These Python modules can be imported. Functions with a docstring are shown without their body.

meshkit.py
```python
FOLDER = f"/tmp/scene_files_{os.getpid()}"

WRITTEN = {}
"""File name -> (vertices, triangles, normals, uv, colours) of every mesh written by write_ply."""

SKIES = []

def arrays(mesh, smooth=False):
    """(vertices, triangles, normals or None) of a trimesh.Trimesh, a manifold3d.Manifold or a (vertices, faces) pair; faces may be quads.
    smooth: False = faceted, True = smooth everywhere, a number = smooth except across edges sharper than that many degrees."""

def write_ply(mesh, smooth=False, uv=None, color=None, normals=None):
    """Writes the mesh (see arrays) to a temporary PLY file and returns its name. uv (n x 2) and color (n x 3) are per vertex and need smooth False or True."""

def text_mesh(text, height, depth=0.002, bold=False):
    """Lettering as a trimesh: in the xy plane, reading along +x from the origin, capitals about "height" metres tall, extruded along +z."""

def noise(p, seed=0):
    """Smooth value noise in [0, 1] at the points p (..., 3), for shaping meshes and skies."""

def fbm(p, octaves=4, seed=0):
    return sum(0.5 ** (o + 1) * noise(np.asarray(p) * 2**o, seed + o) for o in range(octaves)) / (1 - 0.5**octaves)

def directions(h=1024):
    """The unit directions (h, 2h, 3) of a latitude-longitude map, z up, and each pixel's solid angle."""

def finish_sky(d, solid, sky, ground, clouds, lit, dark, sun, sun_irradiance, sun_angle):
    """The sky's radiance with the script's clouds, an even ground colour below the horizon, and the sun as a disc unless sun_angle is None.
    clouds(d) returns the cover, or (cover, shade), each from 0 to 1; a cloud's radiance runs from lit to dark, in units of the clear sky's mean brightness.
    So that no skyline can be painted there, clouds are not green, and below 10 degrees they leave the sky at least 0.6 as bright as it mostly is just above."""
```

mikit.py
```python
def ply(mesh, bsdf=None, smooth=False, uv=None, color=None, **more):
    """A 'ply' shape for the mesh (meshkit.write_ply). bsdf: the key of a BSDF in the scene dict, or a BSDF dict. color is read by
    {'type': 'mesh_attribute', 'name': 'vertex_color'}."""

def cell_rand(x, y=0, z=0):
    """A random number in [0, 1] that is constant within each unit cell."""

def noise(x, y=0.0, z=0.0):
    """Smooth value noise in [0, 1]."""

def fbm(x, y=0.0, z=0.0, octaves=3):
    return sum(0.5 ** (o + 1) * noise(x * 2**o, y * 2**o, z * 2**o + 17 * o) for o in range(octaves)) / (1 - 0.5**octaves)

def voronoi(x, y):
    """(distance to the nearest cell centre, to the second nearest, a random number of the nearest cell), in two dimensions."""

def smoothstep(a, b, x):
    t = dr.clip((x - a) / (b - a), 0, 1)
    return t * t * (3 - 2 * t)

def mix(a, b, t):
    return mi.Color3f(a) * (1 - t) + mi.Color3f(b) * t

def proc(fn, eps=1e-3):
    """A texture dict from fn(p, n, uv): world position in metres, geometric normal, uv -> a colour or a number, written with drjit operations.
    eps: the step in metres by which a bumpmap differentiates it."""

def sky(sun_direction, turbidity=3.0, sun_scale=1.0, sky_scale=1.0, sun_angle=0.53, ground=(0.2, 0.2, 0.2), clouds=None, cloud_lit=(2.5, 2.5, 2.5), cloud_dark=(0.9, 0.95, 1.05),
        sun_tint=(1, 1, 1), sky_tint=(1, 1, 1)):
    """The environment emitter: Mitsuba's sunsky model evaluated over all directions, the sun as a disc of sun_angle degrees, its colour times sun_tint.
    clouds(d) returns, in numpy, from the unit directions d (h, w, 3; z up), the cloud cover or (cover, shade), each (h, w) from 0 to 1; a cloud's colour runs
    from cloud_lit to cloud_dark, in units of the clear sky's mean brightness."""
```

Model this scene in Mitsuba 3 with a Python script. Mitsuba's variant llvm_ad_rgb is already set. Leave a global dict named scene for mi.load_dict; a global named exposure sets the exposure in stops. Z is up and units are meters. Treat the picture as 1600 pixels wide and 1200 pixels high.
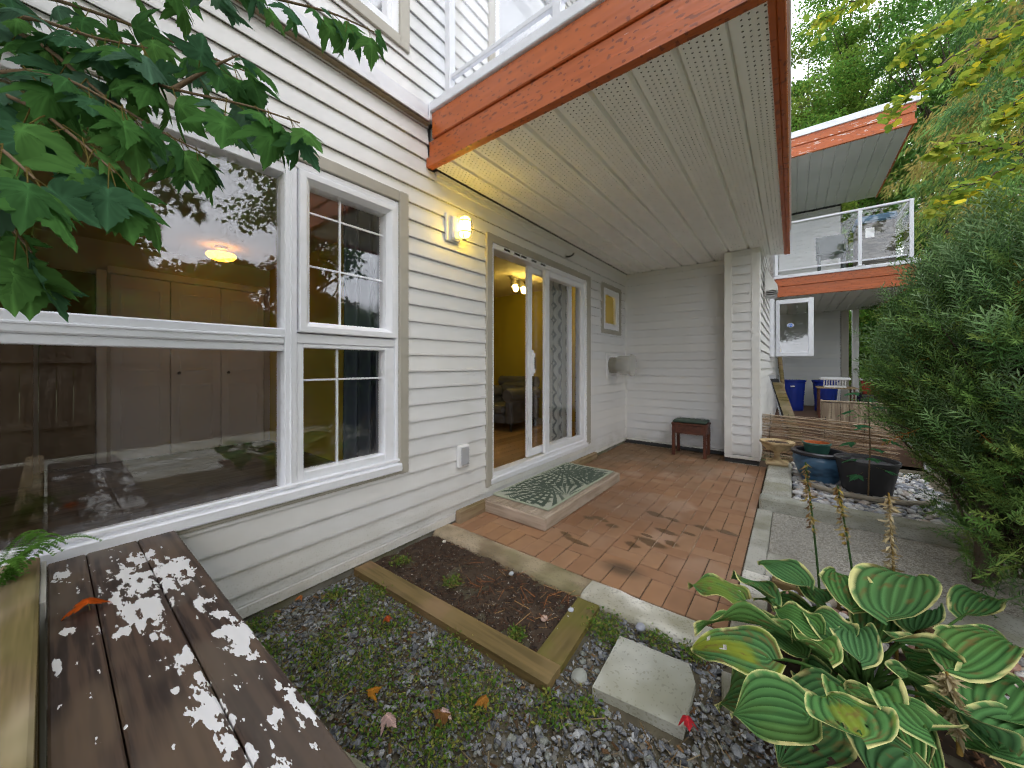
import math
import numpy as np
import trimesh
import drjit as dr
import mitsuba as mi
import mikit
import meshkit
from mikit import noise, fbm, voronoi, cell_rand, smoothstep, mix

scene, labels = {}, {}
rng = np.random.default_rng(11)

# ------------------------------------------------------------------ camera, sky, exposure
T = mi.ScalarTransform4f
CAM = (0.0, -2.0, 1.17)
YAW = math.radians(37.8)
scene['type'] = 'scene'
scene['camera'] = {
    'type': 'perspective', 'fov': 109.72, 'fov_axis': 'x', 'near_clip': 0.02, 'far_clip': 600.0,
    'principal_point_offset_y': 29.5 / 1200,
    'to_world': T().look_at(origin=list(CAM), target=[CAM[0] + math.cos(YAW), CAM[1] + math.sin(YAW), CAM[2]], up=[0, 0, 1])}


def cloud_cover(d):
    a = d[..., 0] / (np.abs(d[..., 2]) + 0.25)
    b = d[..., 1] / (np.abs(d[..., 2]) + 0.25)
    p = np.stack([a * 1.6, b * 1.6, a * 0 + 3.0], -1)
    s = meshkit.fbm(p.reshape(-1, 3)).reshape(a.shape)
    s = (s - s.min()) / (s.max() - s.min() + 1e-9)
    return np.ones_like(a), np.clip((s - 0.35) * 1.6, 0, 1) * 0.55


scene['sky'] = mikit.sky([-0.35, -0.80, 0.62], turbidity=4, sun_scale=0.06, sun_angle=30, clouds=cloud_cover,
                         sun_tint=(0.94, 0.98, 1.06), cloud_lit=(2.42, 2.52, 2.72), cloud_dark=(1.15, 1.22, 1.36), ground=(0.2, 0.2, 0.17))
exposure = 3.45


# ------------------------------------------------------------------ helpers
def key_for(name):
    if name not in scene and name not in labels:
        return name
    k = 1
    while f'{name}_{k:03d}' in scene or f'{name}_{k:03d}' in labels:
        k += 1
    return f'{name}_{k:03d}'


_count = {}


def fresh(name):
    n = _count.get(name, 0)
    _count[name] = n + 1
    return name if n == 0 else f'{name}_{n:03d}'


def add(name, mesh, mat, parent=None, smooth=False, color=None, kind=None, label=None, cat=None, group=None, **kw):
    """One entry of the scene; returns its key."""
    key = fresh(f'{parent}__{name}' if parent else name)
    if isinstance(mesh, dict):
        scene[key] = {**mesh, **kw}
    else:
        scene[key] = mikit.ply(mesh, mat, smooth=smooth, color=color, **kw)
    tag(key, label, cat, group, kind)
    return key


def tag(key, label=None, cat=None, group=None, kind=None):
    e = {k: v for k, v in dict(label=label, category=cat, group=group, kind=kind).items() if v}
    if e:
        labels[key] = {**labels.get(key, {}), **e}


def thing(name, label, cat, group=None, kind=None):
    key = fresh(name)
    tag(key, label, cat, group, kind)
    return key


def join(meshes):
    vs, fs, n = [], [], 0
    for v, f in (raw(m) for m in meshes):
        vs.append(v)
        fs.append(f + n)
        n += len(v)
    return np.vstack(vs), np.vstack(fs)


def raw(m):
    if isinstance(m, trimesh.Trimesh):
        return np.asarray(m.vertices, float), np.asarray(m.faces, int)
    v, f = np.asarray(m[0], float), np.asarray(m[1], int)
    if f.shape[1] == 4:
        f = np.vstack([f[:, [0, 1, 2]], f[:, [0, 2, 3]]])
    return v, f


BOXF = np.array([[0, 2, 6, 4], [1, 5, 7, 3], [0, 4, 5, 1], [2, 3, 7, 6], [0, 1, 3, 2], [4, 6, 7, 5]])
_s = np.array([[i, j, k] for i in (-1, 1) for j in (-1, 1) for k in (-1, 1)], float)
_cv = np.vstack([_s * [1, .5, .5], _s * [.5, 1, .5], _s * [.5, .5, 1]])
_hull = trimesh.convex.convex_hull(_cv)
_CHV, _CHF = np.asarray(_hull.vertices), np.asarray(_hull.faces)


def box(x0, x1, y0, y1, z0, z1, c=0.0):
    lo, hi = np.minimum([x0, y0, z0], [x1, y1, z1]), np.maximum([x0, y0, z0], [x1, y1, z1])
    mid, half = (lo + hi) / 2, (hi - lo) / 2
    if c <= 0:
        v = np.array([[i, j, k] for i in (0, 1) for j in (0, 1) for k in (0, 1)], float) * (hi - lo) + lo
        return raw((v, BOXF[:, ::-1]))
    c = min(c, *(half * .8))
    v = np.where(np.abs(_CHV) > .9, np.sign(_CHV) * half, np.sign(_CHV) * (half - c)) + mid
    return v, _CHF


def prism(poly, axis, a0, a1):
    """Convex polygon (counter-clockwise or not) in the two other axes, extruded along axis ('x','y','z')."""
    p = np.asarray(poly, float)
    n = len(p)
    o = {'x': (1, 2), 'y': (0, 2), 'z': (0, 1)}[axis]
    k = 'xyz'.index(axis)
    v = np.zeros((2 * n, 3))
    v[:n, o[0]], v[:n, o[1]], v[:n, k] = p[:, 0], p[:, 1], a0
    v[n:, o[0]], v[n:, o[1]], v[n:, k] = p[:, 0], p[:, 1], a1
    f = [[i, (i + 1) % n, n + (i + 1) % n] for i in range(n)] + [[i, n + (i + 1) % n, n + i] for i in range(n)]
    f += [[0, i + 1, i] for i in range(1, n - 1)] + [[n, n + i, n + i + 1] for i in range(1, n - 1)]
    m = trimesh.Trimesh(v, np.array(f), process=False)
    if m.volume < 0:
        m.invert()
    return raw(m)


def frames(pts):
    pts = np.asarray(pts, float)
    t = np.gradient(pts, axis=0)
    t /= np.linalg.norm(t, axis=1, keepdims=True) + 1e-12
    up = np.array([0, 0, 1.0]) if abs(t[0, 2]) < 0.9 else np.array([1.0, 0, 0])
    a = np.cross(t, up)
    a /= np.linalg.norm(a, axis=1, keepdims=True) + 1e-12
    return t, a, np.cross(t, a)


def tube(pts, r, n=6, caps=True):
    pts = np.asarray(pts, float)
    r = np.broadcast_to(np.asarray(r, float), (len(pts),))
    t, a, b = frames(pts)
    ang = np.arange(n) * 2 * np.pi / n
    v = (pts[:, None] + r[:, None, None] * (np.cos(ang)[None, :, None] * a[:, None] + np.sin(ang)[None, :, None] * b[:, None])).reshape(-1, 3)
    f = []
    for i in range(len(pts) - 1):
        for j in range(n):
            k = (j + 1) % n
            f += [[i * n + j, i * n + k, (i + 1) * n + k], [i * n + j, (i + 1) * n + k, (i + 1) * n + j]]
    if caps:
        m = len(v)
        v = np.vstack([v, pts[0], pts[-1]])
        e = (len(pts) - 1) * n
        for j in range(n):
            k = (j + 1) % n
            f += [[m, k, j], [m + 1, e + j, e + k]]
    return v, np.array(f)[:, ::-1]


def lathe(profile, n=32, at=(0, 0, 0), sx=1, sy=1):
    p = np.asarray(profile, float)
    ang = np.arange(n) * 2 * np.pi / n
    v = np.stack([p[:, 0][:, None] * np.cos(ang) * sx, p[:, 0][:, None] * np.sin(ang) * sy, np.repeat(p[:, 1][:, None], n, 1)], -1).reshape(-1, 3)
    f = []
    for i in range(len(p) - 1):
        for j in range(n):
            k = (j + 1) % n
            f += [[i * n + j, i * n + k, (i + 1) * n + k], [i * n + j, (i + 1) * n + k, (i + 1) * n + j]]
    return v + np.asarray(at, float), np.array(f)


def rotz(m, deg, about=(0, 0)):
    v, f = raw(m)
    c, s = math.cos(math.radians(deg)), math.sin(math.radians(deg))
    w = v.copy()
    x, y = v[:, 0] - about[0], v[:, 1] - about[1]
    w[:, 0], w[:, 1] = about[0] + c * x - s * y, about[1] + s * x + c * y
    return w, f


def ray(u, v):
    """World direction of a pixel of the photograph, used only to note where things stand."""
    a, b = (u - 800) / 563, (570.5 - v) / 563
    return np.array([math.cos(YAW) + math.sin(YAW) * a, math.sin(YAW) - math.cos(YAW) * a, b])


def pt(u, v, t):
    return np.array(CAM) + t * ray(u, v)


def ptz(u, v, z):
    r = ray(u, v)
    return np.array(CAM) + r * (z - CAM[2]) / r[2]


def rgb(c):
    return {'type': 'rgb', 'value': [float(x) for x in c]}


def M(name, color, rough=0.5, spec=0.5, bump=None, two=True, **kw):
    d = {'type': 'principled', 'base_color': mikit.proc(color) if callable(color) else (color if isinstance(color, dict) else rgb(color)),
         'roughness': mikit.proc(rough) if callable(rough) else float(rough), 'specular': float(spec), **kw}
    if bump:
        d = {'type': 'bumpmap', 'arbitrary': mikit.proc(bump[1], eps=bump[2] if len(bump) > 2 else 2e-3), 'scale': float(bump[0]), 'bsdf': d}
    scene[name] = {'type': 'twosided', 'bsdf': d} if two else d
    return name


VCOL = {'type': 'mesh_attribute', 'name': 'vertex_color'}
C3 = mi.Color3f

# ------------------------------------------------------------------ materials


def siding_color(base, grime):
    def fn(p, n, uv):
        streak = fbm(p.x * 5 + p.y * 5, p.z * 1.3, 2.0)
        low = smoothstep(0.40, 0.0, p.z) * fbm(p.x * 9 + p.y * 9, p.z * 14, 5.0)
        speck = smoothstep(0.70, 0.95, noise(p.x * 190 + p.y * 190, p.z * 190, 1.0)) * smoothstep(0.35, 0.05, p.z)
        c = mix(base, grime, dr.clip(low * 0.5 + speck * 0.35 + (streak - 0.45) * 0.25, 0, 0.8))
        return c
    return fn


def siding_bump(p, n, uv):
    return noise(p.x * 7 + p.y * 7, p.z * 90, 3.0) * 0.5 + noise(p.x * 3 + p.y * 3, p.z * 9, 8.0)


for _k, _c in enumerate([(0.69, 0.69, 0.69), (0.67, 0.672, 0.675), (0.705, 0.70, 0.69)]):
    M(f'mat_siding_{_k}', siding_color(_c, (0.42, 0.41, 0.35)), rough=0.42, spec=0.4, bump=(0.0012, siding_bump))
M('mat_corner', siding_color((0.72, 0.715, 0.69), (0.45, 0.43, 0.36)), rough=0.4)
M('mat_vinyl', lambda p, n, uv: mix((0.75, 0.76, 0.79), (0.6, 0.6, 0.58), smoothstep(0.66, 0.85, fbm(p.x * 9, p.y * 9, p.z * 9)) * 0.35), rough=0.28, spec=0.5)
M('mat_beige', lambda p, n, uv: mix((0.42, 0.395, 0.335), (0.34, 0.32, 0.27), fbm(p.x * 3 + p.y * 3, p.z * 3, 1.0)), rough=0.45)
M('mat_flashing', lambda p, n, uv: mix((0.70, 0.71, 0.75), (0.5, 0.5, 0.5), smoothstep(0.6, 0.8, fbm(p.x * 6, p.y * 6, p.z * 12)) * 0.5), rough=0.35)


def red_color(peel):
    def fn(p, n, uv):
        g = fbm(p.x * 4 + p.y * 4, p.z * 40, 3.0)
        c = mix((0.48, 0.115, 0.022), (0.36, 0.078, 0.015), g)
        w = smoothstep(0.70, 0.74, fbm(p.x * 9 + p.y * 9, p.z * 60, 7.0, octaves=4) + peel)
        dark = smoothstep(0.74, 0.78, noise(p.x * 50, p.y * 50, p.z * 70))
        return mix(mix(c, (0.12, 0.03, 0.015), dark * 0.6), (0.62, 0.5, 0.44), w)
    return fn


M('mat_red', red_color(-0.17), rough=0.42, bump=(0.002, lambda p, n, uv: fbm(p.x * 6 + p.y * 6, p.z * 60, 1.0)))
M('mat_red_worn', red_color(0.0), rough=0.5)


def soffit_color(p, n, uv):
    # perforated vinyl: two rows of small holes per panel half, staggered
    a = dr.abs(p.y) / 0.2
    a = a - dr.floor(a)
    col = p.y / 0.0265
    row = p.x / 0.031 + 0.5 * (dr.floor(col) - 2 * dr.floor(dr.floor(col) / 2))
    fx, fy = row - dr.floor(row) - 0.5, col - dr.floor(col) - 0.5
    hole = smoothstep(0.20, 0.15, dr.sqrt(fx * fx * 1.3 + fy * fy))
    band = smoothstep(0.13, 0.16, a) * smoothstep(0.90, 0.87, a)
    c = mix((0.86, 0.86, 0.84), (0.78, 0.78, 0.74), fbm(p.x * 1.5, p.y * 3, 2.0) * 0.6)
    return mix(c, (0.06, 0.06, 0.05), hole * band)


M('mat_soffit', soffit_color, rough=0.5)
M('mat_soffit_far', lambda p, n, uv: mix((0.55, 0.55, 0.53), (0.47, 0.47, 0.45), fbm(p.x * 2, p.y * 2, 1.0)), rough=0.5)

FOOT = [(2.541, -0.778, .05, .03), (2.578, -0.848, .07, .028), (2.517, -0.969, .045, .032), (2.204, -0.768, .05, .022), (2.158, -0.851, .085, .026), (2.146, -0.935, .03, .018),
        (2.338, -1.177, .05, .03), (2.438, -1.263, .11, .045), (2.512, -1.381, .045, .036), (2.52, -1.212, .055, .018), (2.666, -1.308, .09, .03), (2.729, -1.427, .05, .02),
        (2.904, -1.29, .06, .02), (2.92, -1.152, .07, .035), (2.889, -1.499, .075, .035), (2.908, -1.639, .07, .03)]


def foot_mask(p):
    m = mi.Float(0)
    wob = (noise(p.x * 30, p.y * 30, 3.0) - 0.5) * 0.45
    for x, y, a, b in FOOT:
        dx, dy = p.x - x, p.y - y
        ca, sa = 0.98, 0.20
        u, v = (dy * ca + dx * sa) / a, (dx * ca - dy * sa) / b
        m = dr.maximum(m, smoothstep(1.25, 0.7, dr.sqrt(u * u + v * v) + wob))
    return m


def brick_color(c0, c1):
    def fn(p, n, uv):
        c = mix(c0, c1, fbm(p.x * 12, p.y * 12, 1.0))
        pale = smoothstep(0.5, 0.75, fbm(p.x * 3.1, p.y * 3.1, 9.0)) * smoothstep(1.9, 2.6, p.x)
        c = mix(c, (0.42, 0.29, 0.21), pale * 0.5)
        # soil and moss washed towards the back corner
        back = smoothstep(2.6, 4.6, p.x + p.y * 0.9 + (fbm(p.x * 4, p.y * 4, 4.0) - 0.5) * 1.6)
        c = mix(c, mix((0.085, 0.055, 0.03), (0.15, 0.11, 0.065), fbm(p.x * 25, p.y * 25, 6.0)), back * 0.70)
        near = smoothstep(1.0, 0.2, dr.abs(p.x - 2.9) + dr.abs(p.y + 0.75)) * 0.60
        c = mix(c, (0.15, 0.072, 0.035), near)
        spot = smoothstep(0.17, 0.03, dr.sqrt(dr.square(p.x - 2.02) * 2.5 + dr.square(p.y + 1.23)))
        c = mix(c, (0.05, 0.035, 0.022), spot * 0.75)
        return mix(c, (0.085, 0.045, 0.016), foot_mask(p) * 0.8)
    return fn


def brick_rough(p, n, uv):
    return 0.75 - 0.45 * foot_mask(p) - 0.2 * smoothstep(0.45, 0.7, fbm(p.x * 3, p.y * 3, 11.0))


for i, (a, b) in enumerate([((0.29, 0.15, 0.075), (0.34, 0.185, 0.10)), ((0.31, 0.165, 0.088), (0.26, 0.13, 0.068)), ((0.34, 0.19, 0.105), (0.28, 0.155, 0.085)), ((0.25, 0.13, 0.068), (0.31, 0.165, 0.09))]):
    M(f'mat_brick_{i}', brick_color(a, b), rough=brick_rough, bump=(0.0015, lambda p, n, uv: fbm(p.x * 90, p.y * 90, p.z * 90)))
M('mat_joint', lambda p, n, uv: mix((0.50, 0.38, 0.28), (0.08, 0.055, 0.035),
                                     smoothstep(0.42, 0.55, fbm(p.x * 2.4, p.y * 2.4, 2.0) + smoothstep(2.5, 1.9, p.x) * 0.35 + smoothstep(-1.45, -1.7, p.y) * 0.3)), rough=0.9)


def concrete_color(light, dark, moss):
    def fn(p, n, uv):
        c = mix(light, dark, smoothstep(0.3, 0.7, fbm(p.x * 6, p.y * 6, p.z * 6, octaves=4)))
        s = smoothstep(0.62, 0.75, noise(p.x * 140, p.y * 140, p.z * 140))
        c = mix(c, (0.12, 0.11, 0.09), s * 0.35)
        return mix(c, (0.16, 0.15, 0.06), moss * smoothstep(0.42, 0.66, fbm(p.x * 4 + 3, p.y * 4, p.z * 9 + 2)))
    return fn


def conc_bump(p, n, uv):
    return fbm(p.x * 60, p.y * 60, p.z * 60)


M('mat_curb_pale', concrete_color((0.66, 0.64, 0.58), (0.36, 0.34, 0.27), 0.55), rough=0.85, bump=(0.004, conc_bump))
M('mat_curb_brown', concrete_color((0.40, 0.32, 0.22), (0.20, 0.15, 0.09), 0.6), rough=0.85, bump=(0.004, conc_bump))
M('mat_concrete', concrete_color((0.44, 0.43, 0.38), (0.30, 0.29, 0.24), 0.4), rough=0.85, bump=(0.003, conc_bump))
M('mat_slab', concrete_color((0.42, 0.42, 0.37), (0.30, 0.30, 0.25), 0.3), rough=0.8, bump=(0.003, conc_bump))
M('mat_block', concrete_color((0.24, 0.23, 0.20), (0.14, 0.135, 0.11), 0.5), rough=0.85, bump=(0.004, conc_bump))


def aggregate(p, n, uv):
    d1, d2, r = voronoi(p.x * 110, p.y * 110)
    c = mix((0.22, 0.20, 0.17), (0.52, 0.49, 0.43), r)
    return mix(c, (0.20, 0.19, 0.16), smoothstep(0.25, 0.05, d2 - d1) * 0.6) * (0.75 + 0.4 * fbm(p.x * 3, p.y * 3, 3.0))


M('mat_aggregate', aggregate, rough=0.75)


def wood(c0, c1, c2, axis, scale=1.0, moss=0.0):
    def fn(p, n, uv):
        q = {'x': (p.y, p.z, p.x), 'y': (p.x, p.z, p.y), 'z': (p.x, p.y, p.z)}[axis]
        g = fbm(q[0] * 55 * scale, q[1] * 55 * scale, q[2] * 2.5 * scale, octaves=4)
        w = fbm(q[0] * 7, q[1] * 7, q[2] * 3 + 4)
        c = mix(mix(c0, c1, smoothstep(0.3, 0.7, g)), c2, smoothstep(0.45, 0.75, w) * 0.8)
        if moss:
            c = mix(c, (0.13, 0.12, 0.02), moss * smoothstep(0.4, 0.62, fbm(p.x * 6, p.y * 6, p.z * 6 + 9)))
        return c
    return fn


def wood_bump(axis):
    def fn(p, n, uv):
        q = {'x': (p.y, p.z, p.x), 'y': (p.x, p.z, p.y), 'z': (p.x, p.y, p.z)}[axis]
        return fbm(q[0] * 80, q[1] * 80, q[2] * 3, octaves=3)
    return fn


M('mat_timber_y', wood((0.21, 0.13, 0.058), (0.11, 0.066, 0.03), (0.26, 0.17, 0.085), 'y', moss=0.3), rough=0.75, bump=(0.004, wood_bump('y')))
M('mat_timber_x', wood((0.16, 0.115, 0.045), (0.085, 0.06, 0.022), (0.15, 0.11, 0.03), 'x', moss=0.7), rough=0.7, bump=(0.004, wood_bump('x')))
M('mat_riser', wood((0.30, 0.22, 0.13), (0.18, 0.12, 0.06), (0.34, 0.25, 0.16), 'x', moss=0.25), rough=0.8, bump=(0.003, wood_bump('x')))
M('mat_step_x', wood((0.42, 0.34, 0.26), (0.28, 0.215, 0.16), (0.48, 0.40, 0.32), 'x'), rough=0.7, bump=(0.003, wood_bump('x')))
M('mat_step_y', wood((0.42, 0.34, 0.26), (0.28, 0.215, 0.16), (0.48, 0.38, 0.30), 'y'), rough=0.7, bump=(0.003, wood_bump('y')))
M('mat_grey_fence', wood((0.33, 0.26, 0.18), (0.19, 0.14, 0.095), (0.42, 0.35, 0.27), 'z'), rough=0.8)
M('mat_tan_board', wood((0.30, 0.21, 0.105), (0.13, 0.09, 0.045), (0.45, 0.37, 0.25), 'y', moss=0.5), rough=0.75, bump=(0.003, wood_bump('y')))
M('mat_dark_wood', wood((0.11, 0.033, 0.016), (0.06, 0.018, 0.01), (0.14, 0.045, 0.02), 'x'), rough=0.4)
M('mat_pale_post', (0.42, 0.41, 0.37), rough=0.6)
M('mat_bark', lambda p, n, uv: mix((0.10, 0.075, 0.05), (0.035, 0.026, 0.018), fbm(p.x * 30, p.y * 30, p.z * 7)), rough=0.9)
M('mat_twig', (0.14, 0.09, 0.045), rough=0.7)

PAINT = [(0.165, -0.46, .075, .27), (0.20, -0.25, .045, .13), (0.25, -0.46, .06, .18), (0.15, -0.66, .06, .17), (0.025, -0.19, .03, .07), (0.288, -0.93, .05, .14), (0.26, -0.72, .03, .05), (0.188, -0.92, .028, .06),
         (0.188, -1.12, .03, .24), (0.236, -1.08, .03, .05), (0.161, -1.02, .014, .03), (0.03, -0.58, .015, .03), (0.275, -0.82, .03, .05), (0.285, -1.25, .04, .10), (0.13, -0.70, .03, .05), (0.015, -0.73, .012, .05), (0.20, -1.35, .06, .12), (0.05, -1.3, .04, .1)]


def bench_paint(p):
    a = mi.Float(0)
    for x, y, r, s in PAINT:
        a = dr.maximum(a, smoothstep(1.35, 0.25, dr.sqrt(dr.square((p.x - x) / r) + dr.square((p.y - y) / s))))
    g = fbm(p.x * 75, p.y * 26, 3.0, octaves=4) + (noise(p.x * 420, p.y * 150, 5.0) - 0.5) * 0.14
    return smoothstep(0.60, 0.62, g + (a - 0.50) * 0.40), a


def bench_color(p, n, uv):
    w, a = bench_paint(p)
    g = fbm(p.x * 90, p.y * 5, p.z * 90, octaves=4)
    c = mix((0.075, 0.046, 0.032), (0.028, 0.018, 0.015), smoothstep(0.3, 0.7, g))
    c = mix(c, (0.115, 0.08, 0.052), smoothstep(0.5, 0.75, fbm(p.x * 9, p.y * 4, 6.0)) * 0.6)
    c = mix(c, (0.085, 0.068, 0.055), smoothstep(0.5, 0.72, fbm(p.x * 12, p.y * 5, 16.0)) * 0.5)
    return mix(c, (0.66, 0.655, 0.66), w * smoothstep(0.49, 0.505, p.z))


M('mat_bench', bench_color, rough=lambda p, n, uv: 0.38 + 0.25 * fbm(p.x * 10, p.y * 6, 2.0), bump=(0.003, lambda p, n, uv: fbm(p.x * 110, p.y * 8, 2.0) + bench_paint(p)[0] * 0.35))

M('mat_soil', lambda p, n, uv: mix((0.035, 0.022, 0.014), (0.075, 0.05, 0.032), fbm(p.x * 30, p.y * 30, 1.0)), rough=0.95)
M('mat_dirt', lambda p, n, uv: mix((0.06, 0.05, 0.032), (0.11, 0.095, 0.06), fbm(p.x * 14, p.y * 14, 1.0)), rough=0.95)
M('mat_ground', lambda p, n, uv: mix((0.05, 0.075, 0.02), (0.10, 0.09, 0.045), fbm(p.x * 1.5, p.y * 1.5, 1.0)), rough=0.95)
M('mat_vcol', VCOL, rough=0.8, spec=0.3)
M('mat_wet_stone', VCOL, rough=0.45, spec=0.5)
for nm, r, dt in (('mat_leaf', 0.28, 0.8), ('mat_needle', 0.42, 0.35), ('mat_hosta', 0.26, 0.4), ('mat_crown', 0.45, 0.8)):
    scene[nm] = {'type': 'principledthin', 'base_color': VCOL, 'roughness': r, 'diff_trans': dt, 'spec_trans': 0.0, 'eta': 1.5}

scene['mat_glass'] = {'type': 'thindielectric', 'int_ior': 1.52}
M('mat_black', (0.012, 0.012, 0.013), rough=0.4)
M('mat_dark_gap', (0.02, 0.02, 0.02), rough=0.9)
M('mat_yellow_wall', lambda p, n, uv: mix((0.52, 0.41, 0.05), (0.47, 0.37, 0.045), fbm(p.x * 2, p.y * 2, p.z * 2)), rough=0.7)
M('mat_cream_ceiling', (0.52, 0.43, 0.26), rough=0.8)
M('mat_brown_wall', (0.16, 0.10, 0.04), rough=0.8)


def laminate(p, n, uv):
    k = dr.floor(p.y / 0.13)
    g = fbm(p.x * 2.5 + cell_rand(k, 2.0) * 9, p.y * 60, 2.0)
    c = mix((0.30, 0.17, 0.075), (0.42, 0.27, 0.14), g)
    j = p.y / 0.13 - k
    return mix(c, (0.10, 0.06, 0.03), smoothstep(0.03, 0.01, j)) * (0.8 + 0.4 * cell_rand(k, 5.0))


M('mat_laminate', laminate, rough=0.35)
M('mat_closet', (0.84, 0.83, 0.85), rough=0.5)
M('mat_velvet', lambda p, n, uv: mix((0.075, 0.075, 0.08), (0.20, 0.20, 0.205), fbm(p.x * 6, p.y * 6, p.z * 10)), rough=0.7, sheen=1.0)


def curtain_color(p, n, uv):
    ph = p.x * 1.0
    k = dr.floor(ph / 0.125)
    cx = ph - (k + 0.5) * 0.125
    wav = 0.028 * dr.sin(p.z * 2 * math.pi / 0.34) * dr.select(k - 2 * dr.floor(k / 2) > 0.5, 1.0, -1.0)
    line = smoothstep(0.011, 0.006, dr.abs(dr.abs(cx) - 0.012 - dr.abs(wav)))
    return mix((0.46, 0.48, 0.45), (0.13, 0.15, 0.15), line)


M('mat_curtain', curtain_color, rough=0.8)
M('mat_navy_curtain', lambda p, n, uv: mix((0.035, 0.045, 0.07), (0.02, 0.027, 0.045), noise(p.x * 90, 1.0, 1.0)), rough=0.8)
M('mat_grey_plastic', (0.40, 0.41, 0.43), rough=0.4)
M('mat_steel', (0.45, 0.44, 0.42), rough=0.35, metallic=0.8)


def mat_color(p, n, uv):
    # palm fronds printed on the door mat: leaflets fan out from four hubs
    c = mi.Float(0)
    for (hx, hy, a0, k, r) in ((2.72, -0.33, 2.6, 30.0, 0.50), (3.20, -0.16, -2.2, 34.0, 0.52), (2.95, -0.56, 1.0, 32.0, 0.50), (2.36, -0.12, -0.9, 28.0, 0.44), (3.44, -0.42, 2.2, 30.0, 0.44), (2.60, -0.55, 0.4, 26.0, 0.36), (3.1, -0.3, 0.2, 32.0, 0.4)):
        dx, dy = p.x - hx, p.y - hy
        rad = dr.sqrt(dx * dx + dy * dy)
        ang = dr.atan2(dy, dx) - a0
        leaf = dr.sin(ang * k + rad * 9 + noise(rad * 8, ang * 3, hx) * 1.5) + 0.35 - rad / r * 0.5
        side = smoothstep(-0.15, 0.25, dr.cos(ang))
        c = dr.maximum(c, smoothstep(0.0, 0.25, leaf) * side * smoothstep(r, r * 0.9, rad + 0.05 * noise(ang * 9, 2.0, 1.0)) * smoothstep(0.015, 0.05, rad))
    weave = 0.85 + 0.3 * noise(p.x * 260, p.y * 260, 1.0)
    base = mix((0.40, 0.41, 0.345), (0.27, 0.285, 0.23), fbm(p.x * 5, p.y * 5, 2.0))
    return mix(base, mix((0.03, 0.048, 0.036), (0.08, 0.105, 0.08), fbm(p.x * 4 + 7, p.y * 4, 2.0)), c) * weave


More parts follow.
